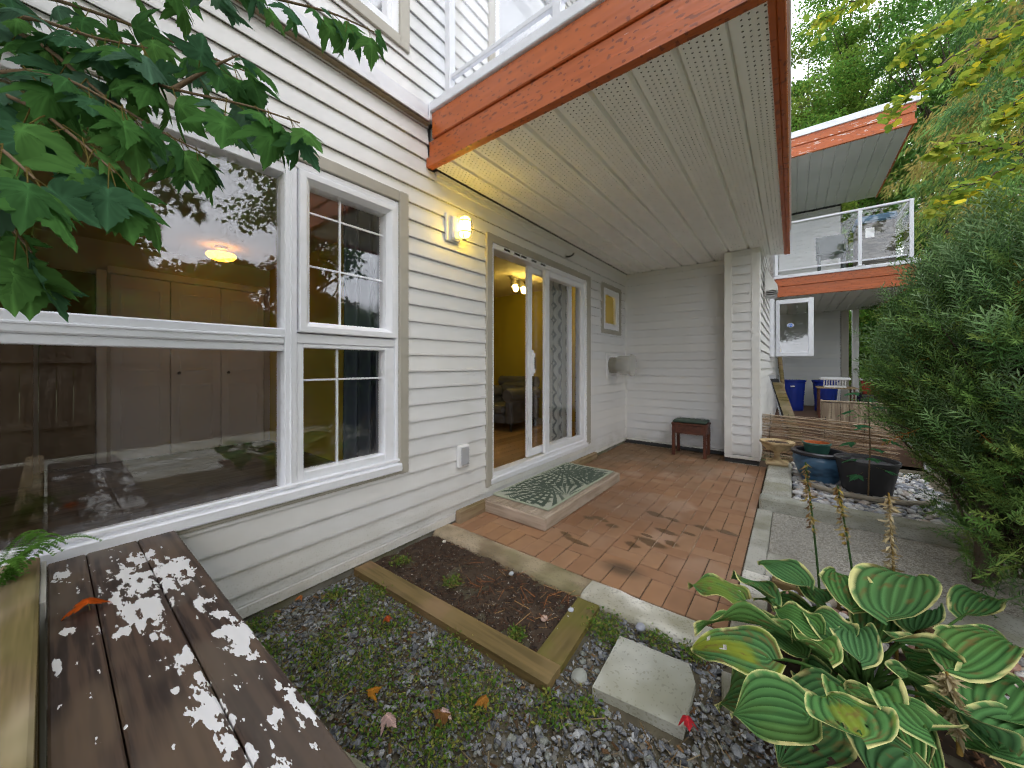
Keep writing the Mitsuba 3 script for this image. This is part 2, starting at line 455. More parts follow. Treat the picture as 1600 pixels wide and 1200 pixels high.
M('mat_doormat', mat_color, rough=0.95, bump=(0.002, lambda p, n, uv: noise(p.x * 300, p.y * 300, 1.0)))
M('mat_urn', lambda p, n, uv: mix((0.52, 0.40, 0.22), (0.30, 0.20, 0.10), smoothstep(0.35, 0.7, fbm(p.x * 14, p.y * 14, p.z * 18))), rough=0.8, bump=(0.004, conc_bump))
M('mat_blue_glaze', lambda p, n, uv: mix((0.06, 0.145, 0.25), (0.02, 0.05, 0.09), smoothstep(0.4, 0.7, fbm(p.x * 7, p.y * 7, p.z * 12))), rough=0.18, clearcoat=0.8)
M('mat_rim_glaze', (0.022, 0.022, 0.028), rough=0.25, clearcoat=0.5)
M('mat_green_glaze', lambda p, n, uv: mix((0.045, 0.14, 0.11), (0.025, 0.08, 0.065), fbm(p.x * 9, p.y * 9, p.z * 14)), rough=0.18, clearcoat=0.8)
M('mat_terracotta', (0.40, 0.11, 0.03), rough=0.8)
M('mat_black_pot', lambda p, n, uv: mix((0.02, 0.02, 0.024), (0.045, 0.045, 0.05), fbm(p.x * 9, p.y * 9, p.z * 3)), rough=0.5)
M('mat_reed', VCOL, rough=0.75)
M('mat_bin_blue', (0.012, 0.035, 0.30), rough=0.35)
M('mat_white_plastic', (0.72, 0.72, 0.72), rough=0.4)
M('mat_red_plastic', (0.35, 0.02, 0.02), rough=0.5)
M('mat_badge_blue', (0.02, 0.13, 0.55), rough=0.3)
M('mat_stool_seat', (0.035, 0.06, 0.045), rough=0.55)
M('mat_wicker', lambda p, n, uv: mix((0.12, 0.11, 0.09), (0.055, 0.05, 0.04), smoothstep(0.4, 0.6, noise(p.x * 8 + p.y * 8, p.z * 45, 1.0))), rough=0.7)
M('mat_lid_blue', (0.05, 0.12, 0.20), rough=0.5)
M('mat_chair_green', (0.03, 0.045, 0.04), rough=0.5)
M('mat_roof', (0.25, 0.25, 0.26), rough=0.8)
M('mat_hidden', (0.5, 0.5, 0.48), rough=0.9)
M('mat_paper', (0.045, 0.045, 0.045), rough=0.9)
M('mat_fence_dark', wood((0.16, 0.12, 0.085), (0.09, 0.065, 0.045), (0.20, 0.16, 0.12), 'z'), rough=0.85)

# ------------------------------------------------------------------ the house: walls, siding, trim
H0, HC = 0.014, 0.1119      # first siding course and its exposure


def cut(a0, a1, z0, z1, openings):
    """Rectangles of a wall that are left when its openings are cut out."""
    xs = sorted({a0, a1, *[min(max(o[k], a0), a1) for o in openings for k in (0, 1)]})
    out = []
    for p, q in zip(xs[:-1], xs[1:]):
        if q - p < 1e-6:
            continue
        zs = [(z0, z1)]
        for o in openings:
            if o[0] < (p + q) / 2 < o[1]:
                zs = [(a, b) for s, e in zs for a, b in ((s, min(e, o[2])), (max(s, o[3]), e)) if b - a > 1e-6]
        out += [(p, q, a, b) for a, b in zs]
    # join neighbours of equal height
    out.sort(key=lambda r: (r[2], r[3], r[0]))
    res = []
    for r in out:
        if res and abs(res[-1][1] - r[0]) < 1e-6 and res[-1][2:] == r[2:]:
            res[-1] = (res[-1][0], r[1], r[2], r[3])
        else:
            res.append(r)
    return res


def siding(parent, along, a0, a1, z0, z1, plane, openings=(), mat='mat_siding', seams=True):
    """Lap siding facing -y (along x) or -x (along y): one board per course and stretch of wall."""
    k = math.floor((z0 - H0) / HC)
    while H0 + k * HC < z1 - 0.004:
        zb = H0 + k * HC
        lo, hi = max(zb, z0), min(zb + HC, z1)
        for p, q, s, e in cut(a0, a1, lo, hi, [o for o in openings if o[2] < hi and o[3] > lo]):
            parts = [(p, q)]
            if seams and q - p > 3.2:
                m = p + (q - p) * (0.3 + 0.4 * rng.random())
                parts = [(p, m - 0.0008), (m + 0.0008, q)]
            for pp, qq in parts:
                j = rng.normal(0, 0.0006)
                off = [0.0175 + j - 0.0145 * (z - zb) / HC for z in (s, e)]
                e2 = e - (0.0055 if e == zb + HC else 0)
                poly = [(plane, s), (plane - off[0] + 0.003, s), (plane - off[0], s + 0.003), (plane - off[1], e2), (plane, e2)]
                board = [prism(poly, along, pp, qq)]
                if s == zb and s - .008 > z0:      # drip lip of the vinyl profile, standing clear of the board below
                    board.append(prism([(plane - off[0] + .0028, s - .0075), (plane - off[0] + .0003, s - .0065), (plane - off[0] + .0002, s + .0028), (plane - off[0] + .0028, s + .0005)], along, pp, qq))
                add('siding_board', join(board), f'{mat}_{rng.integers(3)}', parent)
        k += 1


house = thing('house', 'white lap-sided house with picture window, sliding patio door and balcony with rust red fascia', 'house')
WIN, DOOR, SWIN = (-1.0, 1.375, 0.50, 2.21), (2.28, 4.05, 0.19, 2.20), (4.545, 5.10, 1.66, 2.22)
UWIN, UDOOR = (0.2, 1.36, 3.245, 4.6), (2.28, 3.6, 2.96, 5.0)
LEFT = -4.5
core = [box(p, q, 0.003, 0.14, a, b) for p, q, a, b in cut(LEFT, 5.39, 0.045, 2.82, [WIN, DOOR, SWIN])]
core += [box(p, q, -0.027, 0.14, a, b) for p, q, a, b in cut(LEFT, 5.39, 2.824, 5.7, [UWIN, UDOOR])]
add('wall', join(core), 'mat_paper', house)
siding(house, 'x', LEFT, 5.375, 0.062, 2.822, 0.0, [(WIN[0] - .03, WIN[1] + .03, WIN[2] + .0, WIN[3] + .03), (DOOR[0] - .03, DOOR[1] + .03, DOOR[2], DOOR[3] + .03), (SWIN[0] - .02, SWIN[1] + .02, SWIN[2], SWIN[3] + .02), (1.615, 5.39, 2.525, 2.9)])
siding(house, 'x', LEFT, 3.9, 2.94, 5.6, -0.03, [(UWIN[0] - .03, UWIN[1] + .03, UWIN[2] - .03, UWIN[3] + .03), (UDOOR[0] - .03, UDOOR[1] + .03, UDOOR[2], UDOOR[3] + .03)])
add('flashing_band', join([box(LEFT, 1.585, -0.055, -0.001, 2.828, 2.938, .004), box(LEFT, 1.585, -0.064, -0.056, 2.822, 2.842, .002)]), 'mat_flashing', house)
add('band_drip_edge', box(LEFT, 1.60, -0.05, -0.019, 2.8125, 2.8215), mat=M('mat_drip', (.20, .16, .10), rough=.6), parent=house)
add('base_trim', join([box(LEFT, 2.20, -0.014, 0.002, 0.006, 0.061, .003), box(4.16, 5.385, -0.014, 0.002, 0.030, 0.061, .003)]), 'mat_corner', house)
add('foundation', box(LEFT, 5.39, 0.004, 0.135, -0.5, 0.044), 'mat_block', house)
add('frieze_trim', join([box(1.68, 5.37, -0.030, -0.001, 2.505, 2.538, .004), box(1.68, 5.37, -0.02, -0.001, 2.47, 2.5045, .003)]), 'mat_corner', house)

# back wall of the patio and the projecting chase ("pillar") at its end
add('end_wall', box(5.394, 8.94, -1.700, 0.139, 0.0, 5.4), 'mat_paper', house)
siding(house, 'y', -1.36, -0.016, 0.075, 2.535, 5.39, seams=False)
add('corner_post', box(5.362, 5.389, -0.030, -0.004, 0.05, 2.52, .003), 'mat_corner', house)
add('base_trim', box(5.374, 5.39, -1.35, -0.032, 0.05, 0.074), 'mat_corner', house)
chase = f'{house}__chase'
tag(chase, 'narrow white sided pier with wide corner boards')
add('chase_core', box(5.066, 5.392, -1.700, -1.356, 0.0, 2.537), 'mat_paper', house)
siding(chase, 'y', -1.627, -1.436, 0.10, 2.536, 5.064, seams=False)
add('corner_board', box(5.044, 5.066, -1.4355, -1.352, 0.095, 2.536, .004), 'mat_corner', chase)
add('corner_board', box(5.044, 5.066, -1.7125, -1.6275, 0.095, 2.536, .004), 'mat_corner', chase)
add('corner_board', box(5.0665, 5.135, -1.7150, -1.7015, 0.095, 2.536, .003), 'mat_corner', chase)
add('plinth', join([box(5.046, 5.39, -1.712, -1.354, 0.055, 0.094, .003), box(5.075, 5.39, -1.69, -1.37, -0.05, 0.054)]), 'mat_corner', chase)
siding(house, 'x', 5.136, 7.40, 0.10, 5.3, -1.701, seams=False)
siding(house, 'x', 7.40, 8.05, 0.10, 5.3, -1.701, [(7.39, 8.06, 1.30, 2.42)], seams=False)
siding(house, 'x', 8.05, 8.90, 0.10, 5.3, -1.701, seams=False)

# ---------------- picture window
pw = f'{house}__picture_window'
tag(pw, 'large white vinyl window of four panes in a beige surround')


def bars(x0, x1, z0, z1, w, y0, y1, c=0.004):
    wl, wr, wb, wt = w if isinstance(w, tuple) else (w,) * 4
    return [box(x0, x0 + wl, y0, y1, z0, z1, c), box(x1 - wr, x1, y0, y1, z0, z1, c), box(x0 + wl, x1 - wr, y0, y1, z0, z0 + wb, c), box(x0 + wl, x1 - wr, y0, y1, z1 - wt, z1, c)]


def bevel_sash(x0, x1, z0, z1, w, yo, yi, yb):
    """A sash whose inner edge slopes in towards the glass."""
    o = np.array([[x0, z0], [x1, z0], [x1, z1], [x0, z1]])
    s = np.array([[1, 1], [-1, 1], [-1, -1], [1, -1]], float)
    rings = [(o, yb), (o, yo + .004), (o + s * .004, yo), (o + s * w * .55, yo), (o + s * w, yi), (o + s * w, yb)]
    v = np.vstack([np.column_stack([r[:, 0], np.full(4, y), r[:, 1]]) for r, y in rings])
    f = []
    for i in range(len(rings) - 1):
        for j in range(4):
            k = (j + 1) % 4
            f += [[i * 4 + j, i * 4 + k, (i + 1) * 4 + k], [i * 4 + j, (i + 1) * 4 + k, (i + 1) * 4 + j]]
    return v, np.array(f)


add('trim', box(1.376, 1.443, -0.032, -0.001, 0.475, 2.282, .004), 'mat_beige', pw)
add('trim', box(-1.08, 1.3755, -0.030, -0.001, 2.213, 2.281, .004), 'mat_beige', pw)
add('trim', box(-1.08, 1.3755, -0.030, -0.001, 0.476, 0.4995, .003), 'mat_beige', pw)
add('trim', box(-1.08, -1.001, -0.032, -0.001, 0.5, 2.2125, .004), 'mat_beige', pw)
add('frame', join(bars(-1.0, 1.375, 0.50, 2.21, (.07, .022, .05, .035), -0.018, 0.09)
                  + [box(0.721, 0.778, -0.016, 0.09, 0.551, 2.174, .004), box(0.744, 0.755, -0.022, -0.015, 0.551, 2.174, .002),
                     box(-0.929, 0.7205, -0.020, 0.09, 1.275, 1.352, .006), box(0.7785, 1.352, -0.012, 0.09, 1.282, 1.333, .004),
                     box(-0.929, 0.7205, -0.006, 0.09, 1.240, 1.2745, .003), box(-0.929, 0.7205, -0.026, -0.0195, 1.305, 1.315, .002),
                     box(-0.929, 0.7205, -0.008, 0.09, 2.125, 2.1745, .004)]), 'mat_vinyl', pw)
add('sill', join([box(-1.06, 1.384, -0.052, -0.019, 0.4985, 0.548, .006), box(-1.06, 1.376, -0.034, -0.0185, 0.556, 0.576, .005)]), 'mat_vinyl', pw)
add('casement_sash', bevel_sash(0.784, 1.350, 1.338, 2.168, .058, -0.034, -0.004, 0.07), 'mat_vinyl', pw)
add('lower_sash', join(bars(0.7785, 1.352, 0.551, 1.2815, (.035, .068, .066, .022), -0.006, 0.07)), 'mat_vinyl', pw)
for x0, x1, z0, z1 in ((-.93, .721, 1.352, 2.126), (-.93, .721, .55, 1.24), (.84, 1.294, 1.394, 2.112), (.812, 1.286, .616, 1.26)):
    for yy in (0.028, 0.046):
        add('pane', (np.array([[x0, yy, z0], [x1, yy, z0], [x1, yy, z1], [x0, yy, z1]]), np.array([[0, 1, 2, 3]])), 'mat_glass', pw)
for b in ((1.016, 1.028, 1.394, 2.112, 'v'), (.84, 1.294, 1.693, 1.704, 'h'), (.84, 1.294, 1.978, 1.989, 'h'), (1.000, 1.012, .616, 1.26, 'v'), (.812, 1.286, 1.085, 1.096, 'h')):
    d = 0.0005 if b[4] == 'h' else 0
    add('muntin', box(b[0], b[1], 0.032 + d, 0.042 - d, b[2], b[3], .001), 'mat_vinyl', pw)

# ---------------- sliding patio door
pd = f'{house}__patio_door'
tag(pd, 'white sliding glass patio door standing half open')
add('trim', box(2.208, 2.2795, -0.030, -0.001, 0.165, 2.268, .004), 'mat_beige', pd)
add('trim', box(4.0505, 4.143, -0.030, -0.001, 0.20, 2.268, .004), 'mat_beige', pd)
add('trim', box(2.28, 4.05, -0.029, -0.001, 2.2005, 2.267, .004), 'mat_beige', pd)
add('frame', join(bars(2.28, 4.05, 0.19, 2.20, (.026, .03, .05, .045), -0.02, 0.12) + [box(2.26, 4.07, -0.034, -0.0205, 0.176, 0.222, .004), box(2.306, 4.019, -0.019, 0.01, 0.2405, 0.262, .003)]), 'mat_vinyl', pd)
add('threshold', join([box(2.24, 4.10, -0.018, 0.002, 0.12, 0.175, .003)]), 'mat_corner', pd)


def door_panel(x0, x1, y0, y1, stile, name):
    k = f'{pd}'
    add(name, join(bars(x0, x1, 0.262, 2.153, (stile, stile, .07, .06), y0, y1)), 'mat_vinyl', k)
    ym = (y0 + y1) / 2
    add('pane', (np.array([[x0 + stile, ym, .33], [x1 - stile, ym, .33], [x1 - stile, ym, 2.094], [x0 + stile, ym, 2.094]]), np.array([[0, 1, 2, 3]])), 'mat_glass', k)


door_panel(3.135, 4.018, 0.0, 0.035, 0.085, 'fixed_panel')
door_panel(2.90, 3.80, 0.05, 0.085, 0.075, 'sliding_panel')
hb = [box(2.955, 2.985, 0.018, 0.049, 1.09, 1.29, .006), box(2.945, 2.995, 0.044, 0.0495, 1.06, 1.32, .003)]
add('handle', join(hb), 'mat_vinyl', pd)
add('latch', box(2.964, 2.976, 0.012, 0.0179, 1.13, 1.25), 'mat_black', pd)
for x in (2.44, 2.585, 2.69, 2.86, 3.02):
    add('vent_slot', box(x, x + .085, -0.0215, -0.0195, 2.172, 2.189), 'mat_black', pd)

# ---------------- small frosted window
sw = f'{house}__small_window'
add('trim', join(bars(4.482, 5.165, 1.60, 2.275, .06, -0.028, -0.001)), 'mat_beige', sw)
add('frame', join(bars(4.545, 5.10, 1.662, 2.218, (.02, .07, .05, .06), -0.016, 0.07) + bars(4.565, 5.03, 1.712, 2.158, (.03, .05, .03, .03), -0.026, 0.0)), 'mat_vinyl', sw)
scene['mat_frosted'] = {'type': 'principledthin', 'base_color': rgb((.62, .56, .30)), 'roughness': 0.35, 'diff_trans': 1.3, 'spec_trans': 0.15}
add('pane', (np.array([[4.595, .02, 1.74], [4.98, .02, 1.74], [4.98, .02, 2.13], [4.595, .02, 2.13]]), np.array([[0, 1, 2, 3]])), 'mat_frosted', sw)
# ---------------- windows of the floor above
uw = f'{house}__upper_window'
add('trim', join(bars(UWIN[0] - .07, UWIN[1] + .07, UWIN[2] - .07, UWIN[3] + .07, .07, -0.062, -0.031)), 'mat_beige', uw)
add('frame', join(bars(*UWIN, .06, -0.045, 0.06)), 'mat_vinyl', uw)
add('pane', box(UWIN[0] + .06, UWIN[1] - .06, 0.0, 0.004, UWIN[2] + .06, UWIN[3] - .06), 'mat_glass', uw)
add('blind', box(UWIN[0], UWIN[1], 0.08, 0.10, UWIN[2], UWIN[3]), 'mat_grey_plastic', uw)
ud = f'{house}__balcony_door'
add('trim', join(bars(UDOOR[0] - .075, UDOOR[1] + .075, UDOOR[2] - .02, UDOOR[3] + .07, (.075, .075, .02, .07), -0.062, -0.031)), 'mat_beige', ud)
add('frame', join(bars(*UDOOR, .07, -0.045, 0.06)), 'mat_vinyl', ud)
add('pane', box(UDOOR[0] + .07, UDOOR[1] - .07, 0.0, 0.004, UDOOR[2] + .07, UDOOR[3] - .07), 'mat_glass', ud)
add('blind', join([box(UDOOR[0], UDOOR[1], 0.085, 0.09, UDOOR[2], UDOOR[3])] + [prism([(0.06, z), (0.084, z + .03), (0.086, z + .03), (0.062, z)], 'x', UDOOR[0], UDOOR[1]) for z in np.arange(3.0, 4.95, .05)]), 'mat_grey_plastic', ud)

# ---------------- balcony over the patio
bal = f'{house}__balcony'
tag(bal, 'overhanging balcony with white perforated soffit and rust red fascia boards')
for k in range(10):
    y1, y0 = -0.2 * k - (0.001 if k else 0.031), max(-0.2 * (k + 1), -1.928)
    x1 = 5.388 if y1 > -1.1 else 5.55
    add('soffit_panel', join([box(1.652, x1, y0, y1, 2.5725, 2.58), prism([(y0 + .006, 2.572), (y0 + .014, 2.540), (y1 - .012, 2.540), (y1 - .004, 2.572)], 'x', 1.653, x1)]
                             if k < 9 else [box(1.652, x1, y0, y1, 2.540, 2.58)]), 'mat_soffit', bal)
add('deck', box(1.645, 5.60, -1.925, -0.002, 2.585, 2.90), 'mat_hidden', bal)
add('fascia_board', box(1.606, 1.640, -1.974, -0.060, 2.716, 2.888, .006), 'mat_red', bal)
add('fascia_board', box(1.620, 1.6505, -1.955, -0.016, 2.528, 2.7155, .004), 'mat_red', bal)
add('fascia_trim', prism([(1.596, 2.527), (1.6195, 2.527), (1.6195, 2.612), (1.604, 2.597), (1.596, 2.590)], 'y', -1.99, -0.018), 'mat_red', bal)
add('fascia_board', box(1.6405, 5.75, -1.974, -1.940, 2.716, 2.888, .006), 'mat_red', bal)
add('fascia_board', box(1.651, 5.57, -1.9545, -1.9285, 2.528, 2.7155, .004), 'mat_red', bal)
add('fascia_trim', box(1.6205, 5.56, -1.985, -1.9555, 2.527, 2.600, .005), 'mat_red', bal)
add('cap_flashing', join([box(1.588, 5.78, -1.998, -0.060, 2.889, 2.955, .005), box(1.588, 1.70, -0.0595, -0.001, 2.84, 2.953, .004)]), 'mat_flashing', bal)
for y in (-0.245, -1.07, -1.96):
    add('railing_post', join([box(1.602, 1.652, y, y + .05, 2.9555, 3.98, .004), box(1.597, 1.68, y - .02, y + .07, 2.9552, 2.966, .002)]), 'mat_flashing', bal)
add('top_rail', box(1.60, 1.654, -1.97, -0.19, 3.981, 4.02, .006), 'mat_flashing', bal)
add('bottom_rail', box(1.613, 1.641, -1.905, -0.2455, 3.04, 3.07, .003), 'mat_flashing', bal)
add('railing_glass', box(1.625, 1.631, -1.90, -0.26, 3.071, 3.95), 'mat_glass', bal)
add('roof', box(LEFT - .3, 5.6, -0.4, 7.2, 5.72, 5.9), 'mat_roof', house)
add('rear_wall', join([box(LEFT, 5.39, 6.8, 7.0, -.3, 5.7), box(LEFT, LEFT + .1, 0.15, 6.8, -.3, 5.7), box(5.40, 8.94, 0.14, 7.0, -.3, 5.4)]), 'mat_hidden', house)

# ------------------------------------------------------------------ rooms behind the glass
def struct(name, mesh, mat, parent=None, **kw):
    return add(name, mesh, mat, parent, kind=None if parent else 'structure', **kw)


struct('interior_floor', box(1.91, 5.36, 0.141, 4.7, 0.05, 0.15), 'mat_laminate')
M('mat_dark_laminate', wood((0.11, 0.085, 0.065), (0.06, 0.045, 0.035), (0.15, 0.12, 0.10), 'x'), rough=0.35)
struct('bedroom_floor', box(-2.4, 1.909, 0.141, 4.7, 0.05, 0.15), 'mat_dark_laminate')
struct('interior_ceiling', box(-2.4, 5.36, 0.141, 4.7, 2.46, 2.56), 'mat_cream_ceiling')
struct('bedroom_wall', join([box(-0.08, 1.86, 3.63, 3.73, 0.15, 2.46)]), M('mat_pale_wall', (.62, .58, .50), rough=.8))
struct('bedroom_side_wall', join([box(-2.4, -0.0805, 3.63, 3.73, 0.15, 2.46), box(-2.45, -2.4, .141, 3.63, .15, 2.46)]), 'mat_yellow_wall')
struct('partition_wall', box(1.86, 1.96, 0.141, 4.7, 0.15, 2.46), 'mat_yellow_wall')
struct('living_room_wall', join([box(5.26, 5.36, 0.141, 4.7, 0.15, 2.46), box(1.96, 5.26, 4.6, 4.7, 0.15, 2.46)]), 'mat_yellow_wall')
struct('skirting_board', join([box(5.245, 5.259, 0.15, 4.59, 0.151, 0.25, .003), box(1.965, 5.24, 4.586, 4.599, 0.151, 0.25, .003)]), 'mat_cream_ceiling')
struct('bedroom_nib_wall', join([box(-0.30, -0.08, 3.05, 3.629, .151, 2.459)]), 'mat_brown_wall')
cl = thing('closet', 'white bifold closet doors with small black knobs seen through the picture window', 'closet')
for i, x in enumerate((0.40, 0.86, 1.32)):
    d = add('door', join([box(x + .004, x + .456, 3.585, 3.62, 0.16, 2.12, .003)] + [b for z0, z1 in ((.25, .95), (1.1, 2.0)) for b in bars(x + .07, x + .39, z0, z1, .022, 3.578, 3.5845, .002)]), 'mat_closet', cl)
    if i:
        add('knob', lathe([(0, 0), (.012, 0), (.018, .012), (.012, .028), (0, .03)], 12, (0, 0, 0)), 'mat_black', cl, to_world=T().translate([x + .07, 3.578, 1.08]).rotate([1, 0, 0], 90))
add('header', box(0.38, 1.80, 3.57, 3.628, 2.125, 2.20, .003), 'mat_closet', cl)
idr = thing('interior_door', 'brown framed doorway left of the closet inside the bedroom', 'door')
add('leaf', box(-0.05, 0.30, 3.60, 3.625, .16, 2.1, .003), 'mat_brown_wall', idr)
add('jamb', box(0.305, 0.375, 3.58, 3.628, .16, 2.15, .003), 'mat_closet', idr)


def curtain(name, x0, x1, y, z0, z1, amp, folds, mat, label):
    n = 90
    xs = np.linspace(x0, x1, n)
    ph = np.linspace(0, folds * 2 * np.pi, n)
    zs = np.linspace(z0, z1, 8)
    v = np.array([[x, y + amp * np.sin(p + 0.3 * np.sin(3 * z)), z] for z in zs for x, p in zip(xs, ph)])
    f = [[i * n + j, i * n + j + 1, (i + 1) * n + j + 1, (i + 1) * n + j] for i in range(7) for j in range(n - 1)]
    v2 = v + [0, 0.003, 0]
    vv, ff = join([(v, np.array(f)), (v2, np.array(f)[:, ::-1])])
    return add(name, (vv, ff), mat, smooth=True, label=label, cat='curtain')


curtain('curtain', 3.50, 4.03, 0.215, 0.17, 2.36, 0.03, 5, 'mat_curtain', 'grey curtain with dark wavy ribbon print behind the sliding patio door')
curtain('curtain', 1.18, 1.76, 0.30, 0.2, 2.36, 0.035, 6, 'mat_navy_curtain', 'dark navy curtain at the right side of the picture window')

# armchair with rolled arm
ac = thing('armchair', 'grey velvet rolled-arm armchair inside the living room seen through the open patio door', 'armchair')
arm = []
for s in (0, 1):
    y = 1.42 + s * 0.72
    arm.append(box(4.30, 5.08, y - .07, y + .07, .26, .64, .03))
    cyl = tube([(4.28, y, .70), (4.32, y, .70), (5.04, y, .70), (5.08, y, .70)], [.09, .115, .115, .09], 20)
    arm.append(cyl)
add('arm', join(arm[:2]), 'mat_velvet', ac, smooth=35)
add('arm', join(arm[2:]), 'mat_velvet', ac, smooth=35)
add('seat', join([box(4.30, 4.95, 1.495, 2.065, .26, .40, .02), box(4.28, 4.92, 1.50, 2.06, .401, .53, .04)]), 'mat_velvet', ac, smooth=35)
add('backrest', join([box(4.90, 5.10, 1.50, 2.06, .41, .88, .05), tube([(5.06, 1.40, .88), (5.06, 2.16, .88)], .10, 18)]), 'mat_velvet', ac, smooth=35)
for x in (4.36, 5.0):
    for y in (1.40, 2.16):
        add('leg', lathe([(0, 0), (.018, 0), (.03, .11), (0, .11)], 10, (x, y, .15)), 'mat_black', ac)


def glow(name, mesh, color, power, parent=None, **kw):
    k = add(name, mesh, None, parent, **kw)
    scene[k]['emitter'] = {'type': 'area', 'radiance': rgb(np.array(color) * power)}
    scene[k]['bsdf'] = {'type': 'diffuse', 'reflectance': rgb((.6, .5, .3))}
    return k


tl = thing('ceiling_spotlight', 'lit two-lamp ceiling spotlight in the living room above the armchair', 'ceiling light')
add('bracket', join([box(4.10, 4.42, 1.19, 1.24, 2.43, 2.459, .004)]), 'mat_steel', tl)
for x in (4.16, 4.36):
    add('shade', tube([(x, 1.215, 2.43), (x - .01, 1.19, 2.37), (x - .02, 1.16, 2.31)], [.03, .045, .05], 14), 'mat_steel', tl, smooth=40)
    glow('bulb', trimesh.creation.icosphere(subdivisions=2, radius=.04).apply_translation([x - .03, 1.135, 2.27]), (1.0, .76, .20), 9, tl)
bl = thing('ceiling_lamp', 'glowing orange round ceiling lamp in the bedroom seen through the picture window', 'ceiling light')
add('canopy', lathe([(0, 2.459), (.06, 2.459), (.06, 2.43), (.02, 2.42), (0, 2.42)], 20, (1.16, 2.9, 0)), 'mat_steel', bl)
glow('glass_bowl', lathe([(0, 2.30), (.06, 2.305), (.11, 2.325), (.135, 2.355), (.13, 2.38), (0.0, 2.40)], 28, (1.16, 2.9, 0)), (1.0, .42, .04), 0.34, bl, smooth=True)
bs = thing('wall_sconce', 'small warm lamp lighting the far left bedroom wall', 'lamp')
glow('bulb', trimesh.creation.icosphere(subdivisions=2, radius=.06).apply_translation([-1.2, 2.2, 2.3]), (1.0, .75, .10), 1.8, bs)

# ------------------------------------------------------------------ things on the house wall
pl = thing('porch_light', 'lit yellow caged porch light on the siding between picture window and patio door', 'wall light')
add('mounting_block', box(1.765, 1.895, -0.034, -0.013, 2.075, 2.275, .004), 'mat_corner', pl)
add('base', join([box(1.80, 1.89, -0.075, -0.0345, 2.085, 2.255, .012)]), 'mat_white_plastic', pl)
cx, cy = 1.868, -0.115
glow('glass_jar', lathe([(0, 2.098), (.022, 2.101), (.036, 2.112), (.042, 2.135), (.043, 2.215), (.038, 2.236), (.024, 2.25), (0, 2.253)], 28, (cx, cy, 0)), (1.0, .66, .05), 2.7, pl, smooth=True)
cage = []
for a in range(4):
    an = a * math.pi / 2 + 0.5
    cage.append(tube([(cx + r * math.cos(an), cy + r * math.sin(an), z) for r, z in ((.0, 2.090), (.03, 2.096), (.046, 2.12), (.048, 2.21), (.044, 2.236), (.03, 2.254), (0, 2.26))], .0035, 5))
for z, r in ((2.135, .048), (2.215, .0485)):
    cage.append(tube([(cx + r * math.cos(t), cy + r * math.sin(t), z) for t in np.linspace(0, 2 * math.pi, 25)], .0035, 5))
add('wire_cage', join(cage), 'mat_steel', pl, smooth=True)
ob = thing('outlet_box', 'small grey weatherproof outlet box low on the white siding left of the patio door', 'outlet box')
add('housing', box(1.876, 1.992, -0.05, -0.012, 0.40, 0.565, .008), 'mat_white_plastic', ob)
add('cover', box(1.893, 1.975, -0.057, -0.0505, 0.418, 0.55, .003), 'mat_grey_plastic', ob)
hk = thing('hose_hook', 'small dark metal hook on the siding above the sliding door', 'hook')
add('plate', trimesh.creation.cylinder(radius=.028, height=.012, sections=16, transform=trimesh.transformations.translation_matrix([3.533, -.019, 2.375]) @ trimesh.transformations.rotation_matrix(np.pi / 2, [1, 0, 0])), 'mat_steel', hk)
add('arm', tube([(3.533, -.02, 2.375), (3.54, -.06, 2.37), (3.56, -.085, 2.385), (3.58, -.09, 2.41)], .008, 8), 'mat_black', hk, smooth=True)
dv = thing('dryer_vent', 'translucent plastic dryer vent hood on the siding below the small window', 'vent')
add('back_plate', join(bars(4.63, 4.98, 0.99, 1.335, .03, -0.03, -0.012) + [box(4.66, 4.95, -0.018, -0.0125, 1.02, 1.305)]), 'mat_white_plastic', dv)
M('mat_vent', (0.22, 0.21, 0.17), rough=0.35)
add('duct', tube([(4.80, -.019, 1.17), (4.80, -.15, 1.17)], [.11, .105], 24), 'mat_vent', dv, smooth=40)
scene['mat_clear_plastic'] = {'type': 'blendbsdf', 'weight': 0.35, 'a': {'type': 'thindielectric'}, 'b': {'type': 'twosided', 'bsdf': {'type': 'diffuse', 'reflectance': rgb((.6, .6, .56))}}}
add('hood', tube([(4.80, -.13, 1.17), (4.80, -.30, 1.17)], [.125, .125], 24), 'mat_clear_plastic', dv, smooth=40)
add('end_cap', tube([(4.80, -.301, 1.17), (4.80, -.325, 1.17)], [.15, .145], 28), 'mat_clear_plastic', dv, smooth=40)
lv = thing('louvre_vent', 'pale wall vent hood with three louvres high on the side wall beyond the pier', 'vent')
add('hood', prism([(-1.735, 2.42), (-1.735, 2.12), (-1.86, 2.12), (-1.86, 2.18)], 'x', 5.62, 5.92), 'mat_corner', lv)
for z in (2.06, 2.085, 2.11):
    add('louvre', box(5.63, 5.91, -1.855, -1.735, z - .008, z, .001), 'mat_steel', lv)

# ------------------------------------------------------------------ ground, patio, beds


def sheet(x0, x1, y0, y1, z, step, amp, scale, seed=0.0):
    xs, ys = np.linspace(x0, x1, max(2, int((x1 - x0) / step))), np.linspace(y0, y1, max(2, int((y1 - y0) / step)))
    X, Y = np.meshgrid(xs, ys)
    P = np.column_stack([X.ravel() * scale, Y.ravel() * scale, np.full(X.size, seed)])
    Z = z + amp * (meshkit.fbm(P) - 0.5) * 2
    v = np.column_stack([X.ravel(), Y.ravel(), Z])
    n = len(xs)
    f = [[i * n + j, i * n + j + 1, (i + 1) * n + j + 1, (i + 1) * n + j] for i in range(len(ys) - 1) for j in range(n - 1)]
    return v, np.array(f)


